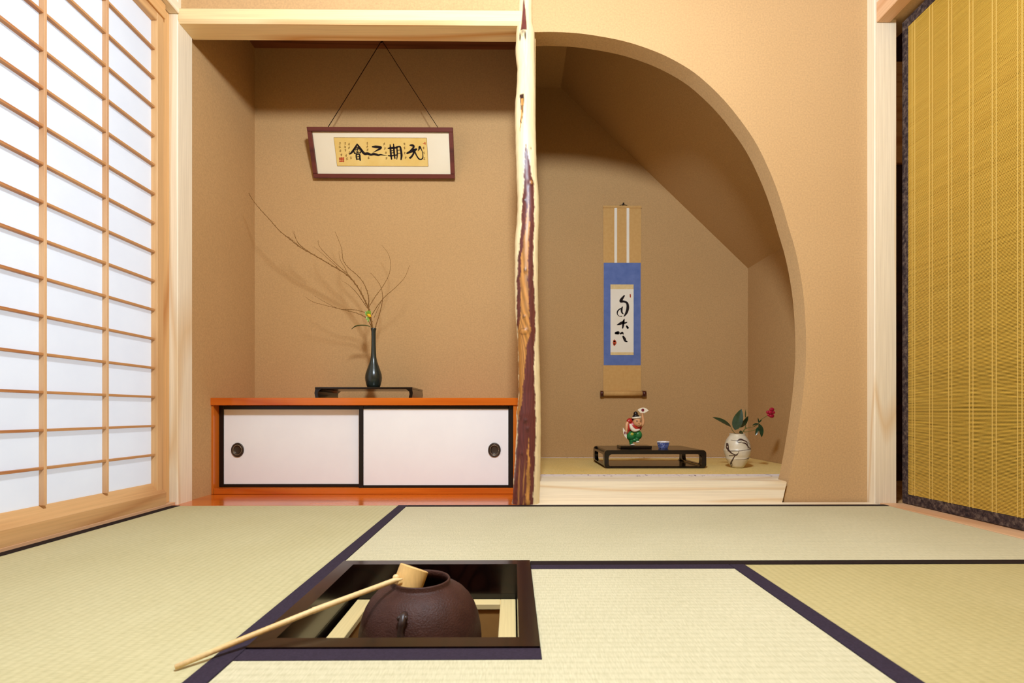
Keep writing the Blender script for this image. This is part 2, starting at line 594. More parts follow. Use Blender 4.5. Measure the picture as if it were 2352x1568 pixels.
# left alcove
AX0 = -1.2424
YA = 2.51
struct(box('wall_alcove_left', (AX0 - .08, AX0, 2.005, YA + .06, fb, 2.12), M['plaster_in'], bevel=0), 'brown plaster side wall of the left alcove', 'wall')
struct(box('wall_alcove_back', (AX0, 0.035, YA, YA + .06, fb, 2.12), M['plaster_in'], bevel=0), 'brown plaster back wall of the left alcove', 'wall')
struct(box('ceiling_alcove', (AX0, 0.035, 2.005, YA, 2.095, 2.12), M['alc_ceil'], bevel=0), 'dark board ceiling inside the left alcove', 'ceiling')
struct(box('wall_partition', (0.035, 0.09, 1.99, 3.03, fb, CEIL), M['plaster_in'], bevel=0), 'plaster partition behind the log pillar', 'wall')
fa = box('floor_alcove', (AX0 - .01, 0.035, YB + .002, YA, fb, 0.0), M['orange_x'], bevel=0.001)
struct(fa, 'glossy orange board floor of the left alcove', 'floor')

# niche behind the arch (under a stair slope)
NY, NX1, NZ = 2.97, 1.3565, 0.079
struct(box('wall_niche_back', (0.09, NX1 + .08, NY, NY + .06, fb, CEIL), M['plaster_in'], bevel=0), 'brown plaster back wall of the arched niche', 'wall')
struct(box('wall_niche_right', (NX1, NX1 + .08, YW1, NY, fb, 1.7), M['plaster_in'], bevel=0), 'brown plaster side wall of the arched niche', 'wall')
p0, p1 = at(1718, 616, NY), at(1380, 290, NY)
sl = (p1.z - p0.z) / (p1.x - p0.x)
zl = p0.z + sl * (0.09 - p0.x)
zr = p0.z + sl * (NX1 - p0.x)
xk = p0.x + (2.20 - p0.z) / sl
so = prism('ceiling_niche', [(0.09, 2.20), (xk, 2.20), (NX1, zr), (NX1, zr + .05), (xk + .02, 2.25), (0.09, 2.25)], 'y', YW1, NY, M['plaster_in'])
struct(so, 'sloping plaster soffit running down inside the niche', 'ceiling')

# niche floor: base, straw mat, patterned border, front board
struct(box('floor_niche', (0.09, NX1, 2.095, NY, fb, NZ - .02), M['dark_wood'], bevel=0), 'raised floor base of the niche', 'floor')
nm = thing('straw_mat', (0.7, 2.5, NZ - .02), 'golden straw mat lining the raised niche floor', 'mat')
box('mat_surface', (0.092, NX1 - .002, 2.097, NY - .002, NZ - .02, NZ), M['tat_gold'], nm, 0.001)
box('cloth_border', (0.092, NX1 - .002, 2.099, 2.165, NZ, NZ + .0015), M['border_white'], nm, 0)
box('cloth_border', (0.092, NX1 - .002, NY - .03, NY - .003, NZ, NZ + .0015), M['border_white'], nm, 0)

zt = NZ + 0.001
e0, e1 = at(1807, 1109, 1.94), at(1796.5, 1153, 1.94)
kb = prism('threshold_board', [(0.075, 0.0), (e1.x, 0.0), (e0.x, zt - .004), (e0.x - .004, zt), (0.075, zt)], 'y', 1.94, 2.094, M['hinoki_x'])
box('board_return', (e0.x - .03, NX1, YW1 + .001, 2.0945, 0.0, zt - .0005), M['hinoki_x'], kb, 0)
tag(kb, 'pale cypress board raised along the front of the niche floor', 'board')

# trims along the mats
struct(box('trim_1', (0.04, 1.347, YB + .002, 1.9395, fb, 0.001), M['hinoki_x'], bevel=.001), 'thin pale wood strip along the back edge of the mats', 'trim')
struct(box('trim_2', (1.367, 1.455, REAR, 1.914, fb, 0.002), M['pink_y'], bevel=.001), 'pinkish wooden sill under the bamboo blind', 'trim')
struct(box('trim_3', (-1.345, -1.237, 0.06, 1.913, fb, 0.010), M['pink_y'], bevel=.001), 'grooved wooden sill under the paper screens', 'trim')
struct(box('trim_4', (-1.34, -1.243, 0.06, 1.87, 1.748, 1.80), M['cedar_y'], bevel=.0015), 'wooden head rail above the paper screens', 'trim')
struct(box('trim_5', (-1.345, -1.2585, 1.871, 1.914, 0.010, 1.80), M['cedar_z'], bevel=.002), 'upright wooden jamb between the paper screen and the post', 'trim')

# posts and beams
tag(box('corner_post', (-1.345, -1.230, YF, 2.004, fb, CEIL), M['hinoki_z'], None, 0.003), 'square pale cypress post between the paper screen and the alcove', 'post')
tag(box('corner_post', (1.3475, 1.431, YF, 2.03, fb, CEIL), M['hinoki_z'], None, 0.003), 'square pale cypress post beside the bamboo blind', 'post')
lb = prism('lintel_beam', [(YF, 1.785), (YF + .010, 1.7745), (2.008, 1.7745), (2.008, 1.80), (1.934, 1.80), (1.934, 1.826), (YF + .004, 1.826), (YF, 1.822)], 'x', -1.2295, 0.047, M['lintel'])
tag(lb, 'horizontal pale wooden lintel across the top of the alcove', 'beam')
ln = box('rail_beam', (-1.262, -1.222, 0.0, 1.9145, 1.802, 1.84), M['hinoki_y'], None, 0.003)
tag(ln, 'narrow wooden rail on the wall above the paper screens', 'beam')
rn = box('rail_beam', (1.353, 1.4045, REAR + .002, 1.9145, 1.787, 1.862), M['pink_y'], None, 0.002)
tag(rn, 'pinkish wooden rail on the wall above the bamboo blind', 'beam')

# ------------------------------------------------------------------ log pillar
PW = [(-260, 1191, 1221), (0, 1191, 1222), (30, 1190, 1222), (58, 1189, 1223), (68, 1186, 1226), (78, 1185.2, 1228), (125, 1184, 1229), (160, 1188, 1229), (200, 1187, 1230),
      (240, 1182.6, 1230), (300, 1183, 1230.5), (350, 1184.6, 1232), (400, 1186, 1233), (440, 1188, 1237), (480, 1188.5, 1238.5), (510, 1187, 1238), (545, 1183, 1236.5),
      (600, 1182, 1236), (660, 1182, 1236), (720, 1183.4, 1237), (765, 1187, 1238), (800, 1189.5, 1238.7), (850, 1190, 1240), (900, 1191, 1241.5), (930, 1188.5, 1242),
      (950, 1186, 1242.3), (970, 1187, 1242.5), (1050, 1183, 1242), (1100, 1179.5, 1240.8), (1130, 1177.8, 1239.5), (1158, 1174.4, 1238)]
# bark streak, orange heart: y, bark left/right, heart left/right, in pixels of the photograph
SC = lambda x: 1140 + x / 3.92
BARK = [(340, 262, 266, 288, 288), (362, 252, 285, 288, 288), (400, 245, 310, 288, 288), (440, 243, 338, 288, 288), (480, 228, 340, 285, 290), (520, 223, 341, 262, 297), (560, 210, 334, 243, 292),
        (600, 192, 330, 220, 283), (640, 184, 334, 214, 281), (680, 182, 342, 214, 286), (720, 182, 350, 214, 292), (745, 184, 350, 205, 300), (762, 188, 352, 189, 308),
        (800, 195, 342, 195, 270), (850, 198, 337, 198, 252), (900, 202, 346, 202, 234), (930, 192, 349, 192, 220), (950, 186, 352, 186, 205), (965, 188, 353, 196, 196),
        (1000, 188, 352, 287, 287), (1050, 172, 346, 276, 296), (1100, 157, 338, 268, 300), (1160, 136, 327, 262, 296)]
def interp(tab, y):
    if y <= tab[0][0]:
        return tab[0][1:]
    for a, b in zip(tab, tab[1:]):
        if y <= b[0]:
            u = (y - a[0]) / (b[0] - a[0])
            return tuple(p + (q - p) * u for p, q in zip(a[1:], b[1:]))
    return tab[-1][1:]
C_PALE, C_BARK, C_HEART, C_DARK = (Vector(lin(h)[:3]) for h in ('F3DDAE', '65302A', 'C88A44', '3A1A12'))
def pillar():
    yc = 1.938
    ys = [-260 + (1158 + 260) * i / 560 for i in range(561)]
    seg = 72
    vs, cols, fs = [], [], []
    rnd = random.Random(3)
    KN = [(88, 1201, 5, 10, .004), (428, 1219, 6, 8, .005), (468, 1203, 5, 6, .004), (628, 1205, 4, 6, .002), (764, 1202, 10, 8, .005), (732, 1203, 4, 5, .003), (966, 1206, 5, 6, .004), (985, 1211, 5, 6, .003), (350, 1220, 3, 6, -.003), (1040, 1198, 3, 4, .002)]
    for i, y in enumerate(ys):
        l, r = interp(PW, y)
        wob = 0.5 * math.sin(y * .21) + 0.5 * math.sin(y * .083 + 1)
        pl, pr = at(l + wob * .5, y, yc), at(r + .3 * wob, y, yc)
        cx, rad, z = (pl.x + pr.x) / 2, (pr.x - pl.x) / 2, pl.z
        bl, br, hl, hr = interp(BARK, y)
        for k in range(seg):
            a = 2 * PI * k / seg
            ux, uy = math.sin(a), -math.cos(a)      # uy=-1 faces the room
            rr = rad
            px = (l + r) / 2 + ux * (r - l) / 2
            c = C_PALE.copy()
            front = uy < 0.25
            jit = 1.6 * math.sin(y * .13 + 2.0) + 1.2 * math.sin(y * .31 + px) + .8 * math.sin(y * .71 + .5 * px)
            if front:
                if y >= 338:
                    xl, xr = SC(bl) + .4 * jit, SC(br) + .4 * jit
                    e = min(px - xl, xr - px)
                    u = max(0, min(1, e / 1.6 + .5))
                    bark = C_BARK * (0.82 + .3 * math.sin(px * 1.9 + math.sin(y * .02) * 4) ** 2)
                    c = c.lerp(bark, u)
                    rr -= .0016 * u
                    if hr > hl + 1:
                        e = min(px - SC(hl) - .5 * jit, SC(hr) + .5 * jit - px)
                        u2 = max(0, min(1, e / 1.8 + .5)) * u
                        c = c.lerp(C_HEART * (0.85 + .25 * math.sin(px * 2.3 + y * .05)), u2)
                    if y > 1000:       # extra streaks low down
                        for sx, ww in ((SC(200), 2.4), (SC(245), 1.4)):
                            u3 = max(0, 1 - abs(px + (y - 1100) * .03 - sx) / ww) * min(1, (y - 1040) / 60) if y > 1040 else 0
                            c = c.lerp(C_HEART, u3 * .9 * u)
                # lens-shaped dark patch at the top
                if 4 < y < 84:
                    u = (y - 4) / 80
                    hw = 7 * u ** .75
                    e = hw - abs(px - (1202 + 1.5 * math.sin(u * 3)))
                    c = c.lerp(C_BARK * 1.25, max(0, min(1, e / 1.2 + .4)))
                # knot scar below it
                for kx in (1193.5, 1206):
                    e = 1 - math.hypot((px - kx) / 2.2, (y - 96) / 13)
                    if e > 0:
                        c = c.lerp(C_DARK, min(1, e * 2))
                        rr -= .002 * min(1, e * 2)
                # long scar
                if 228 < y < 318:
                    u = (y - 228) / 90
                    hw = 5.6 * (1 - u) ** .8
                    mid = 1197.5 - 3.5 * u + 2 * math.sin(u * 4)
                    e = hw - abs(px - mid)
                    if e > 0:
                        cc = C_HEART if abs(px - mid) < hw * .45 else C_DARK
                        if y < 238:
                            cc = C_DARK
                        c = c.lerp(cc, min(1, e))
                        rr -= .003 * min(1, e / 2)
                for ky, kx, ka, kb_, kd in KN:
                    q = ((px - kx) / ka) ** 2 + ((y - ky) / kb_) ** 2
                    if q < 4:
                        rr += kd * math.exp(-q * 1.3)
                        if q < .5:
                            c = c.lerp(C_DARK if kd < .0045 else C_HEART, .75 * (1 - q * 2))
                        elif q < 1.1 and kd > 0:
                            c = c.lerp(C_DARK, .35)
            vs.append((cx + rr * ux, yc + rr * uy * .95, z))
            cols.append((*c, 1.0))
    n = len(ys)
    for i in range(n - 1):
        for k in range(seg):
            fs.append((i * seg + k, i * seg + (k + 1) % seg, (i + 1) * seg + (k + 1) % seg, (i + 1) * seg + k))
    fs.append(tuple(range((n - 1) * seg, n * seg)))
    zmin = min(v[2] for v in vs)
    org = Vector((0.05, yc, zmin))
    me = bpy.data.meshes.new('log_pillar')
    me.from_pydata([tuple(Vector(v) - org) for v in vs], [], fs)
    bm = bmesh.new(); bm.from_mesh(me); bmesh.ops.recalc_face_normals(bm, faces=bm.faces); bm.to_mesh(me); bm.free()
    ca = me.color_attributes.new('tone', 'FLOAT_COLOR', 'POINT')
    ca.data.foreach_set('color', [q for c in cols for q in c])
    me.polygons.foreach_set('use_smooth', [True] * len(me.polygons))
    o = add('log_pillar', me, M['log'], None, org)
    return tag(o, 'crooked natural log pillar with a red-brown bark streak between alcove and arch', 'pillar')
pillar()

# ================================================================== MATS
def mat_prism(name, poly, z0, z1, m, parent):
    return prism(name, poly, 'z', z0, z1, m, parent)
def rect(x0, x1, y0, y1):
    return [(x0, y0), (x1, y0), (x1, y1), (x0, y1)]
HZ = 0.0014
YN = REAR + .004
HL0, HL1 = -0.4145, -0.3825
HR0, HR1 = 0.4835, 0.5175
def heri(b, parent, m='heri'):
    x0, x1, y0, y1 = b
    # scalloped edge: border cloth stitched over the rush ridges
    return box('cloth_border', (x0, x1, y0, y1, -0.02, HZ), M[m], parent, 0.0008)

ma = thing('tatami_mat', (-0.8, 0.5, fb), 'long tatami mat lying beside the paper screens', 'tatami mat')
mat_prism('mat_surface', rect(XL, HL1, YN, YB), fb, 0.0, M['tat_y'], ma)
heri((XL, XL + .030, YN, YB), ma, 'heri_dark')
heri((HL0, HL1, YN, YB), ma)
mb = thing('tatami_mat', (0.5, 1.5, fb), 'tatami mat lying crosswise in front of the pillar and the niche', 'tatami mat')
mat_prism('mat_surface', [(HL1 + .001, 1.1795), (RO[1] + .001, 1.1795), (RO[1] + .001, 1.151), (XR, 1.151), (XR, YB), (HL1 + .001, YB)], fb, 0.0, M['tat_x'], mb)
heri((RO[1] + .001, XR, 1.151, 1.180), mb, 'heri_dark')
heri((HL1 + .001, XR, YB - .026, YB), mb, 'heri_dark')
mc = thing('tatami_mat', (0.2, 0.4, fb), 'pale tatami mat notched around the sunken hearth', 'tatami mat')
mat_prism('mat_surface', [(HL1 + .001, YN), (HR0 - .001, YN), (HR0 - .001, 1.150), (RO[1] + .001, 1.150), (RO[1] + .001, RO[2] - .001), (HL1 + .001, RO[2] - .001)], fb, 0.0, M['tat_x'], mc)
heri((RO[1] + .001, HR0 - .001, 1.121, 1.150), mc)
heri((HL1 + .001, RO[1] + .001, RO[2] - .034, RO[2] - .001), mc)
md = thing('tatami_mat', (0.95, 0.4, fb), 'tatami mat with a diagonal dark border lying beside the bamboo blind', 'tatami mat')
mat_prism('mat_surface', rect(HR0, XR, YN, 1.150), fb, 0.0, M['tat_d'], md)
heri((HR0, HR1, YN, 1.150), md)
heri((XR - .03, XR, YN, 1.150), md, 'heri_dark')

# ================================================================== PAPER SCREENS
def shoji(dx, dy, label):
    y0, y1 = 0.942 + dy, 1.868 + dy
    s = thing('paper_screen', (-1.265 + dx, (y0 + y1) / 2, 0.010), label, 'paper screen', 'sliding paper screens along the left wall')
    xf, xb = -1.249 + dx, -1.279 + dx
    z0, z1 = 0.0105, 1.7475
    yi0, yi1 = y0 + .034, y1 - .034
    box('stile', (xb, xf, yi1, y1, z0, z1), M['shoji_z'], s, 0.002)
    box('stile', (xb, xf, y0, yi0, z0, z1), M['shoji_z'], s, 0.002)
    box('top_rail', (xb, xf, yi0, yi1, 1.7175, z1), M['shoji_y'], s, 0.002)
    xp = -1.2705 + dx
    prism('bottom_rail', [(xb, z0), (xf + .010, z0), (xf + .010, 0.052), (xf + .006, 0.0555), (xp + .0005, 0.089), (xb, 0.089)], 'y', y0 + .001, y1 - .001, M['shoji_y'], s)
    bar = bm_mesh('lattice_bar', box_bm(-.0065, .0065, -(yi1 - yi0) / 2, (yi1 - yi0) / 2, -.0038, .0038, .0006))
    bar.materials.append(M['kumiko'])
    for k in range(15):
        add('horizontal_bar', bar, None, s, (-1.2635 + dx, (yi0 + yi1) / 2, 1.6172 - .10201 * k))
    vb = bm_mesh('upright_bar', box_bm(-.0075, .0075, -.0042, .0042, 0, 1.7175 - .089, .0006))
    vb.materials.append(M['kumiko_v'])
    for k in range(3):
        add('upright_bar', vb, None, s, (-1.2625 + dx, 1.6193 + dy - .2146 * k, 0.089))
    pv = [(0, -(yi1 - yi0) / 2 - .01, 0), (0, (yi1 - yi0) / 2 + .01, 0), (0, (yi1 - yi0) / 2 + .01, 1.66), (0, -(yi1 - yi0) / 2 - .01, 1.66)]
    me = bpy.data.meshes.new('paper')
    me.from_pydata(pv, [], [(0, 1, 2, 3)])
    add('paper', me, M['paper'], s, (xp, (yi0 + yi1) / 2, 0.075))
    return s
shoji(0, 0, 'white paper lattice screen on the left, beside the corner post')
shoji(-.042, -.88, 'white paper lattice screen on the left, nearer the viewer')

# ================================================================== BAMBOO BLINDS
def blind(y0, y1, label):
    X = 1.452
    z0, z1 = 0.004, 1.785
    s = thing('bamboo_blind', (X, (y0 + y1) / 2, 0.002), label, 'bamboo blind', 'blinds hanging along the right wall')
    bw = .034
    vs, fs = [], []
    zz = z0 + bw * .6
    rnd = random.Random(5)
    while zz < z1 - bw * .6:
        r = .0017 + rnd.random() * .0003
        b = len(vs)
        dx = rnd.uniform(-.0003, .0003)
        for yy in (y0 + .01, y1 - .01):
            for k in range(4):
                a = PI / 2 * k + PI / 4
                vs.append((X + dx + r * math.cos(a), yy, zz + r * math.sin(a)))
        for k in range(4):
            fs.append((b + k, b + (k + 1) % 4, b + 4 + (k + 1) % 4, b + 4 + k))
        zz += .0041
    me = mesh('reeds', [Vector(v) - Vector((X, y0, 0)) for v in vs], fs)
    o = add('reeds', me, M['reed'], s, (X, y0, 0))
    o['kind'] = 'stuff'
    bx = (X - .004, X + .003)
    box('cloth_border', (*bx, y1 - .026, y1, z0, z1), M['brocade'], s, .001)
    box('cloth_border', (*bx, y0, y0 + .026, z0, z1), M['brocade'], s, .001)
    box('cloth_border', (*bx, y0 + .026, y1 - .026, z0, z0 + bw), M['brocade'], s, .001)
    box('cloth_border', (*bx, y0 + .026, y1 - .026, z1 - bw, z1), M['brocade'], s, .001)
    th = bm_mesh('thread', box_bm(-.0004, .0004, -.0013, .0013, 0, z1 - z0 - 2 * bw + .004))
    th.materials.append(M['thread'])
    yy = y1 - .052
    while yy > y0 + .05:
        for q in (-.0065, .0065):
            add('thread', th, None, s, (X - .0019, yy + q, z0 + bw - .002))
        yy -= .0785
    return s
blind(0.95, 1.912, 'golden bamboo blind with dark brocade border beside the right post')
blind(-0.08, 0.94, 'golden bamboo blind on the right wall, nearer the viewer')
struct(box('trim_6', (1.70, 2.30, 2.525, 2.549, 1.56, 2.06), M['cedar_x'], None, .003), 'orange wooden board glimpsed in the slit beside the blind', 'trim')

# ================================================================== BUILT-IN CABINET
cx0 = at(474, 1000, 2.15).x
cabinet = thing('low_cabinet', ((cx0 + .03) / 2, 2.32, 0.0), 'low orange wooden cabinet with two white sliding doors in the alcove', 'cabinet')
CX0, CX1, CY0, CY1 = cx0, 0.034, 2.15, 2.508
ztop = at(800, 913.5, CY0).z
box('top_board', (CX0 - .003, CX1, CY0 - .006, CY1, ztop - .031, ztop), M['orange_x'], cabinet, .0015)
box('side_panel', (CX0, CX0 + .028, CY0, CY1, .0005, ztop - .031), M['orange_z'], cabinet, .001)
box('side_panel', (CX1 - .030, CX1, CY0, CY1, .0005, ztop - .031), M['orange_z'], cabinet, .001)
box('bottom_board', (CX0 + .030, CX1 - .030, CY0, CY1, .0005, .024), M['orange_x'], cabinet, .001)
box('back_panel', (CX0 + .030, CX1 - .030, CY1 - .01, CY1, .024, ztop - .031), M['orange_x'], cabinet, 0)
def door(x0, x1, y, px0, px1, py0, py1, hx, left):
    z0, z1 = .0245, ztop - .0315
    a, b = at(px0, py1, y), at(px1, py0, y)
    d = box('sliding_door', (a.x, b.x, y + .003, y + .015, a.z, b.z), M['doorpaper'], cabinet, 0)
    d['label'] = 'white paper sliding door with a black frame'
    box('frame_bar', (x0, a.x, y, y + .018, z0, z1), M['black_satin'], d, .0012)
    box('frame_bar', (b.x, x1, y, y + .018, z0, z1), M['black_satin'], d, .0012)
    box('frame_bar', (a.x, b.x, y, y + .018, z0, a.z), M['black_satin'], d, .0012)
    box('frame_bar', (a.x, b.x, y, y + .018, b.z, z1), M['black_satin'], d, .0012)
    # oval recessed pull: ring with inner step and sunken cup
    c = at(hx, 1033, y)
    prof = [(.0, -.0022), (.012, -.0022), (.0145, -.0012), (.0150, .0016), (.0170, .0022), (.0195, .0010), (.0205, .0024), (.0240, .0030), (.0262, .0016), (.0265, -.001)]
    seg = 40
    vs, fs = [], []
    for r, h in prof:
        for k in range(seg):
            ang = 2 * PI * k / seg
            vs.append((r * math.cos(ang), -h, r * 1.14 * math.sin(ang)))
    for i in range(len(prof) - 1):
        for k in range(seg):
            fs.append((i * seg + k, i * seg + (k + 1) % seg, (i + 1) * seg + (k + 1) % seg, (i + 1) * seg + k))
    o = add('door_pull', mesh('door_pull', vs, fs, True), M['bronze'], d, (c.x, y + .0002, c.z))
    o['label'] = 'oval dark bronze recessed pull'
    rp = [(c.x + .0178 * math.cos(2 * PI * k / 36), y - .0018, c.z + .0203 * math.sin(2 * PI * k / 36)) for k in range(37)]
    tube('pull_ring', rp, .0011, M['brass'], d, 6)
    return d
yl, yr = 2.192, 2.166
door(CX0 + .0285, at(838, 1000, yl).x, yl, 513.5, 829, 940, 1111.5, 545.5, True)
door(at(824.5, 1000, yr).x, CX1 - .0305, yr, 834.5, 1167.5, 939, 1114, 1135.5, False)

# ------------------------------------------------------------------ low black stand on the cabinet
def arc(cx, cy, r, a0, a1, n=6):
    return [(cx + r * math.cos(a0 + (a1 - a0) * i / n), cy + r * math.sin(a0 + (a1 - a0) * i / n)) for i in range(n + 1)]
sx0, sx1 = at(723, 889, 2.19).x, at(947, 889, 2.19).x
sy0, sy1 = 2.19, 2.445
zs = ztop + .0005
hs = at(800, 888.5, 2.19).z - zs
st = thing('display_stand', ((sx0 + sx1) / 2, (sy0 + sy1) / 2, zs), 'low black lacquer stand on the orange cabinet under the slender vase', 'stand')
tk = .0085
box('stand_top', (sx0, sx1, sy0, sy1, zs + hs - tk, zs + hs), M['black'], st, .002, 2)
def end_leg(x_out, sgn):
    # panel leg, curving in at the top like a bracket
    xo, xi = x_out, x_out + sgn * .012
    top = zs + hs - tk - .0002
    pts = [(xo + sgn * .001, top), (xo - sgn * .002, zs + hs * .45), (xo + sgn * .002, zs), (xi + sgn * .004, zs), (xi, zs + hs * .35), (xi + sgn * .002, top - .010)] + [(xi + sgn * .014, top)]
    prism('leg', pts, 'y', sy0 + .001, sy1 - .001, M['black'], st)
end_leg(sx0, 1)
end_leg(sx1, -1)

# ------------------------------------------------------------------ slender vase with branches
YV = 2.31
vb = at(858, 888, YV)
zv = zs + hs
ps = YV / F / 3.075   # metres per unit of the drawing crop
VB = [(0, 0), (.6 * 42, 0), (42, 4), (50, 25), (57, 55), (58.5, 75), (56, 98), (50, 118), (42, 140), (33, 165), (25, 190), (19.5, 220), (17, 260), (15.5, 310), (15, 360), (15.5, 395), (17, 408), (19.5, 414), (19.5, 420), (16, 420), (13, 412), (12, 380), (11.5, 300)]
kz = (at(858, 754, YV).z - zv) / (420 * ps)
vase = lathe('slender_vase', [(r * ps, z * ps * kz) for r, z in VB], M['vase_green'], None, (vb.x, YV, zv + .0003), 40)
tag(vase, 'slender dark green bottle vase holding bare branches on the black stand', 'vase')

def cp(x, y, dy=0.0):
    return at(560 + x / 3.075, 420 + y / 3.075, YV + dy)
BR = [  # drawing coordinates, radius start, depth at end
    ([(915, 1060), (905, 1000), (885, 900), (850, 820), (800, 730), (730, 650), (600, 570), (480, 500), (400, 455), (330, 400), (250, 335), (180, 255), (110, 180), (60, 115), (35, 70)], .0022, -.06),
    ([(912, 1050), (885, 900), (880, 800), (850, 715), (800, 650), (740, 600), (700, 540), (690, 460), (645, 345)], .0015, .05),
    ([(800, 730), (740, 650), (640, 560), (560, 480), (530, 440), (525, 405)], .0010, .04),
    ([(690, 625), (590, 530), (495, 450)], .0008, .02),
    ([(735, 650), (715, 600), (680, 540), (672, 480)], .0008, .05),
    ([(480, 500), (400, 440), (365, 390), (345, 335)], .0008, -.02),
    ([(440, 480), (380, 420), (355, 340)], .0007, -.03),
    ([(300, 375), (340, 400), (410, 462)], .0007, -.05),
    ([(870, 880), (800, 780), (740, 720), (690, 690)], .0008, .06),
    ([(840, 800), (828, 760), (830, 735)], .0007, .03),
    ([(918, 1050), (870, 960), (800, 920), (700, 895), (580, 865), (490, 840), (435, 805)], .0012, -.04),
    ([(860, 915), (780, 895), (680, 890), (590, 850), (495, 795)], .0010, .03),
    ([(925, 1060), (935, 1000), (960, 920), (980, 820), (970, 740), (935, 680), (895, 635)], .0013, .05),
    ([(890, 865), (930, 800), (975, 740), (1020, 660), (1038, 580), (1020, 500), (975, 440)], .0010, .08),
    ([(905, 930), (950, 860), (1000, 800), (1080, 730), (1140, 660), (1170, 580)], .0010, -.05),
    ([(920, 950), (960, 860), (985, 815)], .0007, -.02)]
bq = thing('branch_arrangement', (vb.x, YV, zv + .12), 'spray of thin bare curving branches standing in the slender vase', 'branches')
rb = random.Random(11)
for pts, r0, dd in BR:
    n = len(pts)
    dep = lambda u: dd * u
    line = smooth_line([tuple(cp(x, y, dd * i / (n - 1))) for i, (x, y) in enumerate(pts)], 5)
    m_ = len(line)
    rad = [1.5 * r0 * (1 - .72 * i / (m_ - 1)) for i in range(m_)]
    vs, fs = tube_geo(line, rad, 6)
    for i in range(2, m_ - 1, 1):        # buds along the twig
        if rb.random() < .8:
            p = Vector(line[i])
            d = (Vector(line[i]) - Vector(line[i - 1])).normalized()
            side = d.cross(Vector((0, 1, 0))).normalized() * (1 if i % 2 else -1)
            q = p + side * rad[i] * 2.0 + d * .004
            tube_geo([p, p + (q - p) * .6, q], [rad[i] * .8 + .0002, rad[i] * .8 + .0003, .0002], 5, vs, fs)
    c = Vector(line[0])
    add('branch', mesh('branch', [Vector(v) - c for v in vs], fs, True), M['twig'], bq, c)
tube('stem', [cp(922, 1060), cp(905, 1000), cp(890, 960), cp(880, 930)], .0012, M['stem'], bq, 6)
def leaf_mesh(name, base, tip, width, normal, mat, parent, curl=.2, n=9, mid_fold=.15):
    base, tip, normal = Vector(base), Vector(tip), Vector(normal).normalized()
    d = tip - base
    L = d.length
    d.normalize()
    s = d.cross(normal).normalized()
    nn = s.cross(d).normalized()
    vs, fs = [], []
    for i in range(n + 1):
        u = i / n
        wv = width * .5 * (math.sin(PI * u ** .8) ** .8) + .0002
        off = nn * (curl * L * (u * (1 - u)) * 1.2)
        c = base + d * (L * u) + off
        for k in (-1, -.5, 0, .5, 1):
            vs.append(c + s * (wv * k) + nn * (abs(k) * wv * mid_fold))
    for i in range(n):
        for k in range(4):
            fs.append((i * 5 + k, i * 5 + k + 1, (i + 1) * 5 + k + 1, (i + 1) * 5 + k))
    m0 = len(vs)
    vs += [v - nn * .0005 for v in vs]
    fs += [tuple(m0 + q for q in reversed(f)) for f in fs]
    return add(name, mesh(name, [v - base for v in vs], fs, True), mat, parent, base)
# drooping leaf, young green leaves round a yellow bud
dl = smooth_line([tuple(cp(x, y)) for x, y in ((902, 1018), (870, 1003), (820, 1000), (785, 1008), (758, 1032))], 4)
vs, fs = [], []
for i, p in enumerate(dl):
    u = i / (len(dl) - 1)
    hw = .006 * math.sin(PI * min(1, u * .93 + .05)) ** .7
    for k in (-1, 0, 1):
        vs.append(Vector(p) + Vector((0, k * hw * 1.4, -abs(k) * hw * .8)))
for i in range(len(dl) - 1):
    for k in range(2):
        fs.append((i * 3 + k, i * 3 + k + 1, i * 3 + k + 4, i * 3 + k + 3))
c = Vector(dl[0])
add('leaf', mesh('leaf', [v - c for v in vs], fs, True), M['leaf'], bq, c)
for bx_, by_, tx, ty, wd in ((880, 940, 858, 905, .016), (882, 940, 895, 900, .014), (880, 945, 862, 965, .010), (884, 950, 876, 985, .008), (884, 935, 876, 896, .012)):
    leaf_mesh('young_leaf', cp(bx_, by_, -.006), cp(tx, ty, -.012), wd, (0.1, -1, .1), M['leaf_bright'], bq, .25, 6)
fb_ = cp(886, 936, -.012)
blob('flower_bud', [((0, 0, 0), (.0078, .007, .0066), 0), ((-.004, -.002, .003), (.005, .005, .005), 0), ((.004, -.001, -.004), (.0052, .005, .0046), 0)], M['yellow'], bq, fb_, 12, 8)

# ================================================================== FRAMED CALLIGRAPHY
YFB, YFT = 2.497, 2.412
q_tl, q_bl, q_br = at(706, 291.5, YFT), at(722, 409, YFB), at(1044.5, 409, YFB)
O0 = q_bl
U = Vector((1, 0, 0))
Wd = at(1040.5, 291.5, YFT).x - q_tl.x
V = (Vector((0, YFT, q_tl.z)) - Vector((0, YFB, q_bl.z)))
Hd = V.length
V.normalize()
N = U.cross(V).normalized()        # towards the room
if N.y > 0:
    N = -N
X0 = (q_bl.x + q_tl.x) / 2
O0 = Vector((X0, YFB, q_bl.z))
fr = thing('framed_calligraphy', O0, 'framed horizontal calligraphy hanging tilted high on the alcove wall', 'picture frame')
def fp(u, v, n=0.0):
    return O0 + U * u + V * v + N * n
def fbox(name, u0, u1, v0, v1, n0, n1, m, parent):
    vs = [fp(u, v, n) for n in (n0, n1) for u, v in ((u0, v0), (u1, v0), (u1, v1), (u0, v1))]
    fs = [(0, 1, 2, 3), (4, 5, 6, 7), (0, 1, 5, 4), (1, 2, 6, 5), (2, 3, 7, 6), (3, 0, 4, 7)]
    c = fp(u0, v0, n0)
    bm = bmesh.new()
    bm.from_mesh(mesh('tmp', [v - c for v in vs], fs))
    bmesh.ops.bevel(bm, geom=list(bm.edges), offset=.0012, segments=1, affect='EDGES')
    return add(name, bm_mesh(name, bm), m, parent, c)
fw = .019
fbox('frame_bar', 0, Wd, 0, fw, -.008, .012, M['frame_wood'], fr)
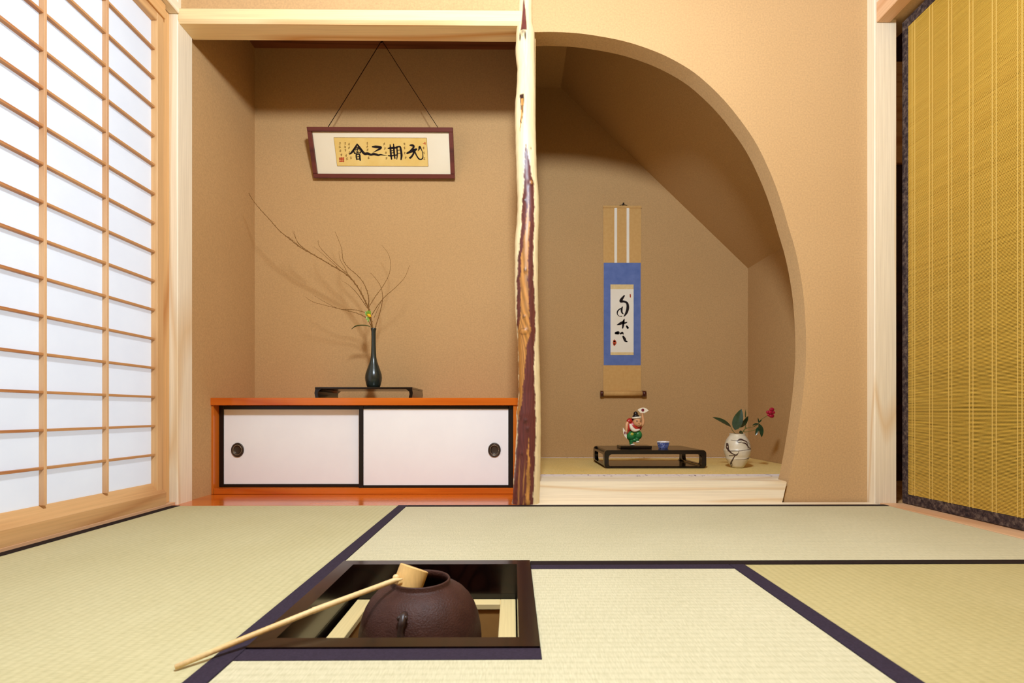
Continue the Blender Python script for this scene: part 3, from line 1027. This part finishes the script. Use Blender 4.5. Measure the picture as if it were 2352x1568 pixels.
fbox('frame_bar', 0, Wd, Hd - fw, Hd, -.008, .012, M['frame_wood'], fr)
fbox('frame_bar', 0, fw, fw, Hd - fw, -.008, .012, M['frame_wood'], fr)
fbox('frame_bar', Wd - fw, Wd, fw, Hd - fw, -.008, .012, M['frame_wood'], fr)
mount = fbox('mount_board', fw, Wd - fw, fw, Hd - fw, -.004, .0, M['mat_board'], fr)
# paper sheet: position inside the frame from the photograph
def inv(px, py):
    """pixel -> (u,v) on the tilted plane"""
    r = ray(px, py)
    cam_p = Vector((0, 0, CAM_H))
    tt = (fp(0, 0) - cam_p).dot(N) / r.dot(N)
    p = cam_p + r * tt - O0
    return p.dot(U), p.dot(V)
def c8(x, y):
    return inv(760 + x / 9.8, 300 + y / 9.8)
pu0, pv1 = c8(70, 158)
pu1, pv0 = c8(2190, 800)
fbox('paper_edge', pu0 - .0012, pu1 + .0012, pv0 - .0012, pv1 + .0012, .0, .0004, M['paper_line'], fr)
sheet = fbox('gold_paper', pu0, pu1, pv0, pv1, .0004, .0012, M['gold_paper'], fr)
def fn8(h):
    return lambda x, y: fp(*c8(x, y), h)
BIG = [
 [(592, 295, 14), (565, 355, 34), (505, 445, 38), (462, 500, 36), (425, 528, 22)],
 [(592, 300, 20), (640, 370, 38), (700, 455, 46), (760, 518, 48), (830, 516, 50), (900, 540, 40), (960, 528, 44), (1020, 536, 42), (1070, 552, 34), (1120, 540, 26), (1180, 550, 16), (1265, 562, 7)],
 [(552, 385, 14), (590, 372, 18), (630, 392, 14)], [(522, 425, 22), (520, 470, 24), (535, 512, 22)], [(520, 425, 18), (600, 412, 20), (685, 420, 22), (678, 470, 24), (660, 505, 20)],
 [(535, 510, 20), (600, 502, 20), (662, 500, 18)], [(598, 400, 16), (600, 500, 16)], [(560, 445, 12), (580, 478, 10)], [(642, 450, 12), (624, 480, 10)],
 [(572, 535, 24), (574, 590, 26), (585, 650, 24)], [(572, 540, 20), (620, 532, 22), (650, 545, 28), (655, 610, 32), (662, 662, 28)], [(590, 588, 14), (640, 584, 14)], [(588, 640, 20), (655, 640, 22)],
 [(935, 362, 24), (1000, 362, 46), (1070, 368, 48), (1130, 376, 38), (1100, 410, 40), (1030, 448, 24), (940, 500, 4)],
 [(1290, 398, 22), (1345, 392, 38), (1440, 386, 38), (1500, 378, 24)], [(1335, 312, 16), (1343, 400, 32), (1350, 520, 34), (1368, 640, 26)], [(1410, 300, 18), (1420, 400, 32), (1428, 520, 32), (1442, 622, 24)],
 [(1360, 452, 14), (1412, 446, 14)], [(1362, 502, 14), (1416, 496, 14)], [(1292, 562, 20), (1355, 566, 28), (1480, 548, 22)], [(1485, 362, 24), (1492, 450, 28), (1496, 540, 26), (1486, 640, 16)],
 [(1482, 368, 26), (1555, 362, 32), (1578, 440, 38), (1592, 560, 40), (1580, 650, 26)], [(1505, 442, 14), (1566, 436, 14)], [(1506, 512, 12), (1572, 506, 12)],
 [(1782, 328, 22), (1830, 330, 44), (1868, 352, 36), (1845, 398, 34), (1790, 448, 20)], [(1718, 508, 34), (1800, 470, 50), (1880, 440, 56), (1926, 418, 34)],
 [(1860, 440, 34), (1866, 490, 38), (1845, 545, 34), (1790, 612, 36), (1768, 596, 14)],
 [(1890, 470, 26), (1930, 560, 24), (1985, 636, 26), (2040, 644, 24), (2072, 600, 20), (2066, 500, 14), (2036, 420, 18), (2000, 362, 36), (1985, 420, 26), (1955, 462, 4)]]
strokes('calligraphy', [[(x, y, q * 1.22) for x, y, q in s_] for s_ in BIG], fn8(.0015), M['ink'], fr)
SMALL = [(205, 285), (205, 365), (215, 450), (236, 548), (320, 290), (318, 370), (328, 440), (345, 560), (368, 635), (405, 305), (410, 385), (420, 490), (452, 612), (820, 285), (820, 360), (826, 430), (852, 612),
         (1203, 300), (1218, 395), (1240, 500), (1250, 622), (1655, 300), (1662, 392), (1664, 510), (1685, 605), (2085, 390), (2092, 500), (2105, 632)]
rs = random.Random(21)
sm = []
for x, y in SMALL:
    for k in range(2):
        yy = y + (k - .5) * 26 + rs.uniform(-5, 5)
        sm.append([(x - 18 + rs.uniform(-6, 6), yy + 4, 8), (x + 18 + rs.uniform(-6, 6), yy - 4, 9)])
    sm.append([(x + rs.uniform(-8, 8), y - 30, 8), (x + rs.uniform(-4, 4), y, 10), (x + rs.uniform(-14, 14), y + 30, 6)])
strokes('small_writing', sm, fn8(.0015), M['ink_brown'], fr, 2)['kind'] = 'stuff'
strokes('red_seal', [[(196, 620, 26), (292, 616, 26)], [(198, 650, 26), (292, 646, 26)], [(202, 688, 30), (290, 684, 30)], [(204, 605, 12), (206, 705, 12)], [(245, 600, 16), (247, 700, 16)], [(285, 600, 14), (287, 705, 14)],
         [(2075, 290, 10), (2130, 284, 12)], [(2110, 258, 14), (2108, 310, 10)], [(2126, 262, 10), (2130, 318, 10)]], fn8(.0016), M['seal'], fr, 2)
hk = at(877, 97, 2.452)
hook_z = 2.0945
hookp = Vector((hk.x, 2.452, hook_z))
for px_, py_ in ((751, 291), (1007, 291)):
    u, v = inv(px_, py_)
    tube('hanging_cord', [fp(u, Hd - .004, -.004), (fp(u, Hd - .004, -.004) + hookp) / 2 + Vector((0, 0, -.002)), hookp], .0016, M['cord'], fr, 6)
blob('ceiling_hook', [((0, 0, -.002), (.006, .006, .004), 0), ((0, 0, -.008), (.003, .003, .006), 0)], M['cord'], fr, hookp, 10, 6)

# ================================================================== HANGING SCROLL
YS = NY - .006
sa, sb = at(1385.5, 475, YS), at(1472.5, 905, YS)
scr = thing('hanging_scroll', ((sa.x + sb.x) / 2, YS, sb.z - .03), 'hanging calligraphy scroll with blue mounting on the niche wall', 'scroll')
def sbox(name, px0, px1, py0, py1, t0, t1, m, parent=scr):
    a, b = at(px0, py1, YS), at(px1, py0, YS)
    return box(name, (a.x, b.x, YS - t1, YS - t0, a.z, b.z), M[m], parent, 0)
sbox('cloth_backing', 1385.5, 1472.5, 475, 906, 0, .0014, 'scroll_cloth')
sbox('blue_brocade', 1386.5, 1471.5, 603.5, 838.5, .0014, .0024, 'scroll_blue')
sbox('gold_band', 1402, 1455, 653.5, 664, .0024, .0032, 'scroll_gold')
sbox('white_paper', 1402, 1455, 664, 809, .0024, .0034, 'scroll_white')
sbox('gold_band', 1402, 1455, 809, 815, .0024, .0032, 'scroll_gold')
sbox('ribbon_strip', 1411, 1417, 475, 603.5, .0014, .003, 'scroll_white')
sbox('ribbon_strip', 1439, 1445, 475, 603.5, .0014, .003, 'scroll_white')
sbox('top_rod', 1385, 1473, 473, 477.5, -.002, .005, 'scroll_cloth')
def xcyl(name, x0, x1, z, y, r, m, parent, seg=16):
    vs, fs = tube_geo([(x0, y, z), (x1, y, z)], r, seg)
    c = Vector((x0, y, z))
    return add(name, mesh(name, [Vector(v) - c for v in vs], fs, True), M[m], parent, c)
rz = at(1430, 904, YS).z
xcyl('roller', at(1384, 904, YS).x, at(1474, 904, YS).x, rz, YS - .012, .0145, 'scroll_cloth', scr, 20)
xcyl('roller_knob', at(1378, 904, YS).x, at(1384.5, 904, YS).x, rz, YS - .012, .0175, 'roller', scr, 20)
xcyl('roller_knob', at(1473.5, 904, YS).x, at(1482, 904, YS).x, rz, YS - .012, .0175, 'roller', scr, 20)
h0, h1, h2 = at(1418, 474, YS - .002), at(1432, 469, YS - .002), at(1446, 474, YS - .002)
tube('hanging_cord', [h0, h1, h2], .0016, M['cord'], scr, 6)
blob('wall_hook', [((0, 0, 0), (.005, .005, .005), 0), ((-.003, -.002, -.006), (.004, .003, .008), .4)], M['bronze_in'], scr, at(1432, 467, YS - .002), 10, 6)
def c1(x, y):
    p = at(1360 + x / 3.264, 450 + y / 3.264, YS)
    return Vector((p.x, YS - .0038, p.z))
INK2 = [[(240, 748, 8), (222, 772, 16), (214, 790, 16), (240, 792, 12), (262, 806, 14), (266, 840, 17), (256, 876, 15), (238, 903, 5)],
        [(226, 832, 6), (220, 850, 12), (222, 872, 10), (232, 884, 6)], [(215, 842, 5), (193, 860, 8), (188, 882, 6), (200, 900, 4), (222, 902, 5)],
        [(188, 966, 5), (212, 956, 16), (232, 944, 14), (240, 924, 6)], [(236, 940, 12), (232, 965, 13), (228, 990, 8)], [(232, 958, 8), (252, 950, 8), (262, 946, 3)], [(258, 976, 10), (266, 988, 14)],
        [(176, 1028, 14), (194, 1026, 20)], [(212, 1032, 10), (226, 1026, 12), (232, 1036, 5)], [(232, 1054, 12), (242, 1072, 16), (248, 1086, 12), (262, 1092, 6)]]
strokes('calligraphy', [[(x, y, q * 1.25) for x, y, q in s_] for s_ in INK2], c1, M['ink'], scr)
strokes('red_seal', [[(166, 1086, 20), (168, 1100, 28), (166, 1114, 18)], [(285, 740, 9), (286, 758, 9)]], c1, M['seal'], scr, 3)

# ================================================================== NICHE: STAND, FIGURINE, BOWL, VASE
gx0, gx1, gy0, gy1 = 0.4265, 0.9000, 2.395, 2.722
gz0 = NZ + .0004
gz1 = gz0 + .084
gs = thing('display_stand', ((gx0 + gx1) / 2, (gy0 + gy1) / 2, gz0), 'wide low black lacquer stand with open sides on the niche mat', 'stand')
def rrect(x0, x1, y0, y1, r, n=5):
    return arc(x1 - r, y1 - r, r, 0, PI / 2, n) + arc(x0 + r, y1 - r, r, PI / 2, PI, n) + arc(x0 + r, y0 + r, r, PI, 1.5 * PI, n) + arc(x1 - r, y0 + r, r, 1.5 * PI, 2 * PI, n)
def ring(name, outer, inner, axis, a, b, m, parent):
    def mk(p, q):
        return Vector((p[0], q, p[1])) if axis == 'y' else Vector((q, p[0], p[1]))
    n = len(outer)
    vs = [mk(p, a) for p in outer] + [mk(p, a) for p in inner] + [mk(p, b) for p in outer] + [mk(p, b) for p in inner]
    fs = []
    for i in range(n):
        j = (i + 1) % n
        fs += [(i, j, n + j, n + i), (2 * n + i, 2 * n + j, 3 * n + j, 3 * n + i), (i, j, 2 * n + j, 2 * n + i), (n + i, n + j, 3 * n + j, 3 * n + i)]
    c = vs[0].copy()
    return add(name, mesh(name, [v - c for v in vs], fs), m, parent, c)
for ya, yb_ in ((gy0, gy0 + .020), (gy1 - .020, gy1)):
    ring('frame', rrect(gx0, gx1, gz0, gz1, .016), rrect(gx0 + .020, gx1 - .020, gz0 + .006, gz1 - .019, .016), 'y', ya, yb_, M['black'], gs)
for xa, xb_ in ((gx0 + .0005, gx0 + .0195), (gx1 - .0195, gx1 - .0005)):
    ring('side_frame', rrect(gy0 + .021, gy1 - .021, gz0 + .012, gz1 - .012, .001), rrect(gy0 + .04, gy1 - .04, gz0 + .016, gz1 - .022, .018), 'x', xa, xb_, M['black'], gs)
box('stand_top', (gx0 + .012, gx1 - .012, gy0 + .0205, gy1 - .0205, gz1 - .016, gz1 - .0002), M['black'], gs, .001)
box('stand_base', (gx0 + .012, gx1 - .012, gy0 + .0205, gy1 - .0205, gz0 + .0005, gz0 + .008), M['black'], gs, .001)

# figurine (drawing units of the enlarged crop: 12.06 units per pixel)
YD = 2.54
k_ = YD / F / 12.06
do = Vector((at(1452, 1026, YD).x, YD, gz1 + .0003))
fg = thing('festival_figurine', do, 'small painted dancing figurine in red jacket and green trousers holding fans', 'figurine')
def dp(x, y, d=0.0):
    return Vector(((x - 870) * k_, d, (1275 - y) * k_ + .0135))
box('base_board', (do.x + (495 - 870) * k_, do.x + (1350 - 870) * k_, YD - .045, YD + .045, do.z, do.z + .0125), M['black'], fg, .0012)
K = lambda v: v * k_
def ell(x, y, rx, ry, rz_, rot=0, d=0.0):
    return (dp(x, y, d), (K(rx), K(ry), K(rz_)), rot)
blob('trousers', [ell(830, 1010, 125, 120, 135, .15, -.002), ell(1030, 985, 115, 118, 130, -.25, .0), ell(850, 1130, 75, 80, 90, .2), ell(1000, 1095, 75, 80, 80, .4), ell(930, 930, 150, 110, 80), ell(840, 1205, 48, 52, 70, .1), ell(930, 1130, 90, 80, 60)], M['green_doll'], fg, do, 24, 14)
blob('trouser_crest', [ell(840, 960, 45, 20, 40, 0, -.0215)], M['gold_doll'], fg, do, 14, 8)
blob('shoe', [ell(875, 1255, 68, 70, 26, -.1, -.006)], M['white_doll'], fg, do, 16, 8)
blob('shoe', [ell(1010, 1178, 48, 60, 24, -.1, -.008)], M['white_doll'], fg, do, 16, 8)
blob('jacket', [ell(800, 600, 75, 85, 80, .3), ell(780, 760, 80, 95, 160, .2), ell(920, 760, 190, 110, 170), ell(1090, 780, 50, 70, 80, .2), ell(740, 930, 60, 60, 80, .4)], M['red_doll'], fg, do, 24, 14)
# white sash hanging in a crescent
sash = smooth_line([(795, 680, 50), (815, 760, 95), (865, 835, 110), (940, 860, 85), (1050, 830, 40)], 5)
vs, fs = [], []
strip = []
for x, y, wd in sash:
    strip.append((tuple(dp(x, y, -.0225 + abs(x - 910) * .00002)), K(wd) / 2))
tube_geo([p for p, _ in strip], [q for _, q in strip], 12, vs, fs)
add('sash', mesh('sash', [(v[0], v[1] * 1.0, v[2]) for v in vs], fs, True), M['white_doll'], fg, do)
hd = blob('head', [ell(985, 630, 112, 105, 118, -.15, -.016), ell(1030, 695, 85, 80, 68, 0, -.020)], M['skin_doll'], fg, do, 26, 16)
blob('nose', [ell(1010, 655, 20, 26, 22, 0, -.0375)], M['skin_doll'], hd, do, 10, 8)
strokes('face_lines', [[(930, 625, 9), (960, 610, 10), (985, 622, 8)], [(1035, 615, 9), (1060, 606, 9), (1080, 618, 7)], [(970, 715, 7), (1020, 730, 11), (1070, 715, 7)], [(925, 590, 8), (985, 580, 8)], [(1035, 578, 8), (1085, 582, 8)]],
        lambda x, y: do + dp(x, y, -.0365 + ((x - 1005) ** 2) * 2.0e-7 * .9), M['black_doll'], hd, 3)
blob('ear', [ell(880, 640, 16, 20, 32, 0, -.010)], M['skin_doll'], hd, do, 10, 8)
blob('hair', [ell(965, 480, 95, 85, 70, -.1, -.006), ell(960, 410, 62, 60, 75, -.05, -.006), ell(955, 545, 100, 70, 60, 0, .004)], M['black_doll'], fg, do, 22, 12)
hb = [(870, 520), (920, 512), (985, 505), (1040, 500), (1082, 492)]
def band():
    pts = []
    for i in range(29):
        a = 2 * PI * i / 28
        pts.append(tuple(do + dp(977 + 108 * math.cos(a), 508 - 10 * math.cos(a), -.011 + K(98) * math.sin(a))))
    vs, fs = tube_geo(pts, K(26), 8)
    return add('headband', mesh('headband', [Vector(v) - do for v in vs], fs, True), M['white_doll'], fg, do)
band()
def limb(name, pts, mat, parent=fg):
    line = smooth_line([tuple(dp(x, y, d)) + (K(r),) for x, y, d, r in pts], 4)
    vs, fs = tube_geo([p[:3] for p in line], [p[3] for p in line], 14)
    return add(name, mesh(name, vs, fs, True), mat, parent, do)
limb('arm', [(1080, 760, .0, 52), (1150, 700, -.004, 46), (1165, 600, -.006, 42), (1150, 500, -.008, 34), (1140, 420, -.009, 26), (1142, 385, -.010, 30)], M['skin_doll'])
limb('arm', [(760, 610, -.004, 50), (710, 690, -.010, 44), (695, 790, -.014, 40), (690, 870, -.016, 32), (680, 920, -.017, 30)], M['skin_doll'])
limb('sleeve', [(830, 600, -.004, 66), (780, 600, -.006, 70), (742, 640, -.008, 58)], M['red_doll'])
def fan(cx_, cy_, pts, disc, d):
    n = len(pts)
    vs = [dp(x, y, d) for x, y in pts] + [dp(x, y, d + .0016) for x, y in pts]
    fs = [tuple(range(n)), tuple(range(2 * n - 1, n - 1, -1))] + [(i, (i + 1) % n, n + (i + 1) % n, n + i) for i in range(n)]
    f = add('fan', mesh('fan', vs, fs), M['white_doll'], fg, do)
    f['label'] = 'white folding fan with a dark red disc'
    x, y, rx, ry = disc
    vv = [dp(x + rx * math.cos(2 * PI * k / 20), y + ry * math.sin(2 * PI * k / 20), d - .0004) for k in range(20)]
    vv += [q + Vector((0, .0004, 0)) for q in vv]
    ff = [tuple(range(20))] + [(k, (k + 1) % 20, 20 + (k + 1) % 20, 20 + k) for k in range(20)]
    add('disc', mesh('disc', vv, ff), M['fan_red'], f, do)
top = [(1000, 298), (1045, 262), (1100, 238), (1160, 230), (1215, 240), (1265, 270), (1312, 315)]
fan(0, 0, top + [(1245, 352), (1190, 385), (1145, 378), (1090, 382), (1045, 340)], (1148, 303, 42, 42), -.013)
fan(0, 0, [(588, 780), (640, 850), (668, 900), (690, 980), (695, 1090), (640, 1030), (605, 950), (585, 860)], (642, 928, 18, 44), -.022)

# small porcelain bowl
YBW = 2.515
bo = at(1523.5, 1028, YBW)
bw_ = thing('porcelain_bowl', (bo.x, YBW, gz1 + .0003), 'tiny blue and white porcelain bowl beside the figurine', 'bowl')
lathe('bowl_body', [(.0, 0), (.022, 0), (.0235, .003), (.0275, .016), (.030, .0285), (.0285, .0285), (.026, .016), (.020, .005), (0.001, .004)], M['bowl_blue'], bw_, (bo.x, YBW, gz1 + .0003), 8, False)
lathe('bowl_rim', [(.0298, .0283), (.0312, .0295), (.0312, .0325), (.0290, .0335), (.0278, .0310), (.0280, .0285)], M['white_gl'], bw_, (bo.x, YBW, gz1 + .0003), 8, False)

# round vase with camellia
YC = 2.425
ks = YC / F / 7.468
vo = Vector((at(1693.5, 1070, YC).x, YC, NZ + .0004))
CV = [(0, 0), (80, 0), (100, 6), (122, 40), (142, 75), (165, 115), (184, 150), (190, 166), (187, 172), (202, 205), (214, 245), (219, 285), (221, 312), (214, 320), (214, 345), (208, 390), (198, 430), (182, 470), (162, 505), (142, 535), (128, 556), (126, 566), (132, 578), (130, 584), (120, 582), (112, 560), (100, 500)]
kzv = 1.0
rv = thing('round_vase', vo, 'small round cream vase with dark brush painting on the niche mat', 'vase')
lathe('vase_body', [(r * ks, z * ks) for r, z in CV], M['ceramic'], rv, vo, 48)
def vrad(z):
    pr = CV[1:24]
    for a, b in zip(pr, pr[1:]):
        if a[1] <= z <= b[1]:
            return a[0] + (b[0] - a[0]) * (z - a[1]) / max(b[1] - a[1], 1e-6)
    return pr[-1][0]
def von(x, y):
    z = max(2, min(575, 1318 - y))
    r = vrad(z) + 2.2
    s = max(-.999, min(.999, (x - 700) / r))
    a = math.asin(s)
    return vo + Vector((r * ks * math.sin(a), -r * ks * math.cos(a), z * ks))
VI = [[(550, 838, 6), (620, 848, 10), (680, 825, 30), (740, 845, 22), (800, 870, 8), (870, 920, 4)], [(690, 880, 8), (750, 890, 22), (790, 930, 20), (830, 970, 14), (870, 990, 6)], [(770, 850, 8), (790, 900, 14), (800, 1000, 8)],
      [(505, 900, 14), (500, 960, 22), (505, 1010, 20), (540, 1060, 18), (590, 1085, 14), (620, 1060, 8)], [(500, 1025, 10), (570, 1018, 10), (640, 1015, 7), (760, 1000, 6), (890, 985, 9), (912, 970, 12)], [(520, 1105, 14), (570, 1100, 14), (610, 1090, 8), (640, 1010, 6)],
      [(590, 1085, 8), (570, 1150, 16), (562, 1210, 16), (575, 1260, 16), (590, 1300, 10)], [(600, 1170, 4), (700, 1165, 5), (800, 1152, 9), (890, 1130, 10)], [(620, 860, 10), (650, 875, 16), (690, 865, 8)]]
strokes('brush_painting', VI, von, M['ceramic_ink'], rv, 8)

def vp(x, y, d=0.0):
    return at(1600 + x / 7.468, 900 + y / 7.468, YC + d)
cm = thing('camellia_stem', vo + Vector((0, 0, .12)), 'camellia sprig with glossy leaves and one red flower in the round vase', 'flower')
tube('stem', smooth_line([tuple(vp(*p)) for p in ((720, 790, 0), (770, 720, .0), (810, 660, -.005), (850, 600, -.01), (845, 400, 0.005), (838, 310, .01))][:4], 5), .0022, M['stem'], cm, 7)
tube('stem', smooth_line([tuple(vp(*p)) for p in ((800, 675, 0), (850, 685, -.01), (940, 665, -.015), (1030, 640, -.015))], 5), .0013, M['stem'], cm, 7)
tube('stem', smooth_line([tuple(vp(*p)) for p in ((830, 630, 0), (900, 610, .0), (990, 590, -.01), (1060, 540, -.015), (1110, 470, -.012), (1190, 420, -.01), (1250, 370, -.01))], 5), .0014, M['stem'], cm, 7)
tube('stem', smooth_line([tuple(vp(*p)) for p in ((830, 620, 0), (850, 520, .01), (845, 400, .012), (838, 310, .014))], 5), .0012, M['stem'], cm, 7)
tube('stem', smooth_line([tuple(vp(*p)) for p in ((720, 760, 0), (660, 710, 0), (610, 650, -.004), (585, 592, -.006))], 5), .0013, M['stem'], cm, 7)
LV = [((592, 592, -.006), (275, 432, -.03), 100, (.15, -.75, .65), .15), ((660, 655, -.012), (770, 290, -.03), 165, (-.45, -.85, .25), .12), ((745, 610, -.01), (885, 412, -.03), 110, (.5, -.8, .2), .12),
      ((1075, 545, -.016), (955, 575, -.03), 46, (0, -.6, .8), .25), ((1075, 545, -.016), (1115, 775, -.04), 92, (.2, -.95, .2), .2), ((1060, 600, -.016), (1010, 745, -.03), 50, (-.3, -.9, .2), .2),
      ((1068, 530, -.016), (1050, 440, -.02), 20, (0, -1, 0), .1), ((1070, 520, -.016), (1120, 470, -.02), 22, (0, -1, 0), .1), ((790, 690, -.01), (730, 700, -.03), 70, (-.2, -.9, .3), .1), ((838, 440, .012), (838, 300, .014), 18, (0, -1, 0), .1),
      ((800, 720, -.01), (820, 780, -.025), 30, (.3, -.9, .2), .1)]
for b_, t_, wd, nr_, cu in LV:
    leaf_mesh('leaf', vp(*b_), vp(*t_), wd * ks, nr_, M['leaf_dark'], cm, cu, 9)
fc = vp(1270, 355, -.012)
petals = []
for x, y, r in ((1290, 300, 44), (1225, 345, 36), (1285, 405, 48), (1318, 350, 30), (1240, 395, 30), (1268, 350, 38)):
    p = vp(x, y, -.012 - (.008 if r == 38 else 0)) - fc
    petals.append((p, (r * ks, r * ks * .55, r * ks * .8), rb.uniform(-.5, .5)))
for p in petals:
    blob('petal', [p], M['red_petal'], cm, fc, 12, 8)

# ================================================================== SUNKEN HEARTH
hx0, hx1, hy0, hy1 = RO
hr = thing('sunken_hearth', ((hx0 + hx1) / 2, (hy0 + hy1) / 2, -0.36), 'square sunken hearth with a dark lacquered wooden rim set in the mats', 'hearth')
rw = .030
rz1 = .0035
def rail(poly, mat):
    return prism('rim_board', poly, 'z', -.062, rz1, mat, hr)
rail([(hx0, hy0), (hx1, hy0), (hx1 - rw, hy0 + rw), (hx0 + rw, hy0 + rw)], M['brown_lacq'])
rail([(hx0, hy1), (hx1, hy1), (hx1 - rw, hy1 - rw), (hx0 + rw, hy1 - rw)], M['brown_lacq'])
rail([(hx0, hy0), (hx0, hy1), (hx0 + rw, hy1 - rw), (hx0 + rw, hy0 + rw)], M['brown_lacq'])
rail([(hx1, hy0), (hx1, hy1), (hx1 - rw, hy1 - rw), (hx1 - rw, hy0 + rw)], M['brown_lacq'])
ix0, ix1, iy0, iy1 = hx0 + rw, hx1 - rw, hy0 + rw, hy1 - rw
zl_ = -.073
for b in ((ix0 - .012, ix0 + .0005, iy0, iy1), (ix1 - .0005, ix1 + .012, iy0, iy1), (ix0 - .012, ix1 + .012, iy0 - .012, iy0 + .0005), (ix0 - .012, ix1 + .012, iy1 - .0005, iy1 + .012)):
    box('liner_panel', (*b, -.30, -.0622), M['black'], hr, 0)
lw_ = .033
ly0, ly1 = iy0 + .003, iy1 - .003
lx0, lx1 = ix0 + .010, ix1 - .003
for nm_, b in (('ledge_board', (lx0, lx0 + lw_, ly0, ly1)), ('ledge_board', (lx1 - lw_, lx1, ly0, ly1))):
    box(nm_, (*b, zl_ - .012, zl_), M['ledge_y'], hr, .001)
for b in ((lx0 + lw_, lx1 - lw_, ly0, ly0 + lw_), (lx0 + lw_, lx1 - lw_, ly1 - .030, ly1)):
    box('ledge_board', (*b, zl_ - .012, zl_), M['ledge_x'], hr, .001)
for b in ((lx0 + .010, lx0 + lw_ - .002, ly0, ly1), (lx1 - lw_ + .002, lx1 - .010, ly0, ly1), (lx0 + lw_ - .002, lx1 - lw_ + .002, ly0, ly0 + .028), (lx0 + lw_ - .002, lx1 - lw_ + .002, ly1 - .026, ly1)):
    box('pit_wall', (*b, -.30, zl_ - .012), M['pit'], hr, 0)
box('ash_bed', (ix0 + .01, ix1 - .01, iy0 + .005, iy1 - .005, -.32, -.215), M['ash'], hr, 0)
box('hearth_bottom', (ix0 - .02, ix1 + .02, iy0 - .02, iy1 + .02, -.36, -.32), M['black'], hr, 0)

# ------------------------------------------------------------------ kettle
kx, ky = at(966.5, 1400, 0.962).x, 0.962
kz0 = -.2145
kt = thing('iron_kettle', (kx, ky, kz0), 'round brown cast iron tea kettle without lid in the sunken hearth', 'kettle')
KP = [(0, -.2145), (.06, -.2145), (.085, -.200), (.100, -.175), (.106, -.150), (.1085, -.128), (.1115, -.112), (.1125, -.095), (.1122, -.075), (.1105, -.056), (.1065, -.036), (.1000, -.018), (.0915, -.0035), (.0810, .008), (.0700, .0155), (.0600, .0200), (.0555, .0220), (.0540, .0245), (.0543, .0300), (.0535, .0318), (.0510, .0318), (.0498, .0300), (.0498, .022), (.056, .014), (.080, -.005), (.098, -.04), (.100, -.10), (.08, -.18), (.0, -.20)]
lathe('kettle_body', [(r, z - kz0) for r, z in KP], M['iron'], kt, (kx, ky, kz0), 72)
def lug(ang):
    c, s = math.cos(ang), math.sin(ang)
    def kp(r, tng, z):
        return Vector((kx + r * c - tng * s, ky + r * s + tng * c, z))
    pts = [kp(.089, 0, .000), kp(.098, 0, -.001), kp(.1055, .001, -.006), kp(.1090, 0, -.014), kp(.1105, -.001, -.024), kp(.1100, 0, -.032), kp(.1045, 0, -.036)]
    o = tube('lug', smooth_line([tuple(p) for p in pts], 3), [.0055] * 2 + [.0068] * 3 + [.0060] * 4 + [.0050] * 4 + [.0058] * 6, M['iron_dark'], kt, 10)
    for tt, zz in ((-.006, -.003), (.005, -.002)):
        b = kp(.101, tt, zz)
        blob('lug_ear', [((0, 0, 0), (.0042, .0042, .0048), 0)], M['iron_dark'], kt, b, 10, 6)
    return o
fa_ = math.atan2(0 - ky, 0.0 - kx)
lug(math.radians(-97))
lug(math.radians(83))

# ------------------------------------------------------------------ bamboo ladle
tip = Vector((-.4425, .684, .0052))
jn = at(905, 1333, .925)
ld = thing('bamboo_ladle', tip - Vector((0, 0, .005)), 'pale bamboo ladle resting across the kettle mouth and the mat', 'ladle')
hd_ = (jn - tip)
cupA = Vector((.31, .30, .90)).normalized()
cc = at(942, 1330, .955)
cr, chh = .0272, .050
cb = cc - cupA * .028
def oriented(axis):
    return axis.to_track_quat('Z', 'Y').to_matrix().to_4x4()
prof = [(0.0, chh), (cr * .95, chh), (cr, chh - .0015), (cr, 0), (cr - .0028, 0), (cr - .0028, chh - .004), (0, chh - .004)]
cupo = lathe('cup', [(r, z) for r, z in prof], M['bamboo_cup'], ld, cb, 40, True)
cupo.data.transform(oriented(cupA))
for p_ in cupo.data.polygons:
    p_.use_smooth = True
# sharp rim
mod = cupo.modifiers.new('edges', 'EDGE_SPLIT'); mod.split_angle = math.radians(40)
end = at(925, 1329, .925)
seg_pts = [tip, tip.lerp(jn, .25) + Vector((0, 0, .002)), tip.lerp(jn, .55) + Vector((0, 0, .003)), tip.lerp(jn, .56) + Vector((0, 0, .003)), tip.lerp(jn, .85) + Vector((0, 0, .001)), jn, end]
rads = [.0035, .0042, .0045, .0050, .0046, .0048, .0012]
tube('handle', seg_pts, rads, M['bamboo'], ld, 12)
blob('handle_joint', [((0, 0, 0), (.006, .006, .0065), 0)], M['bamboo'], ld, jn + Vector((.002, .006, .003)), 12, 8)
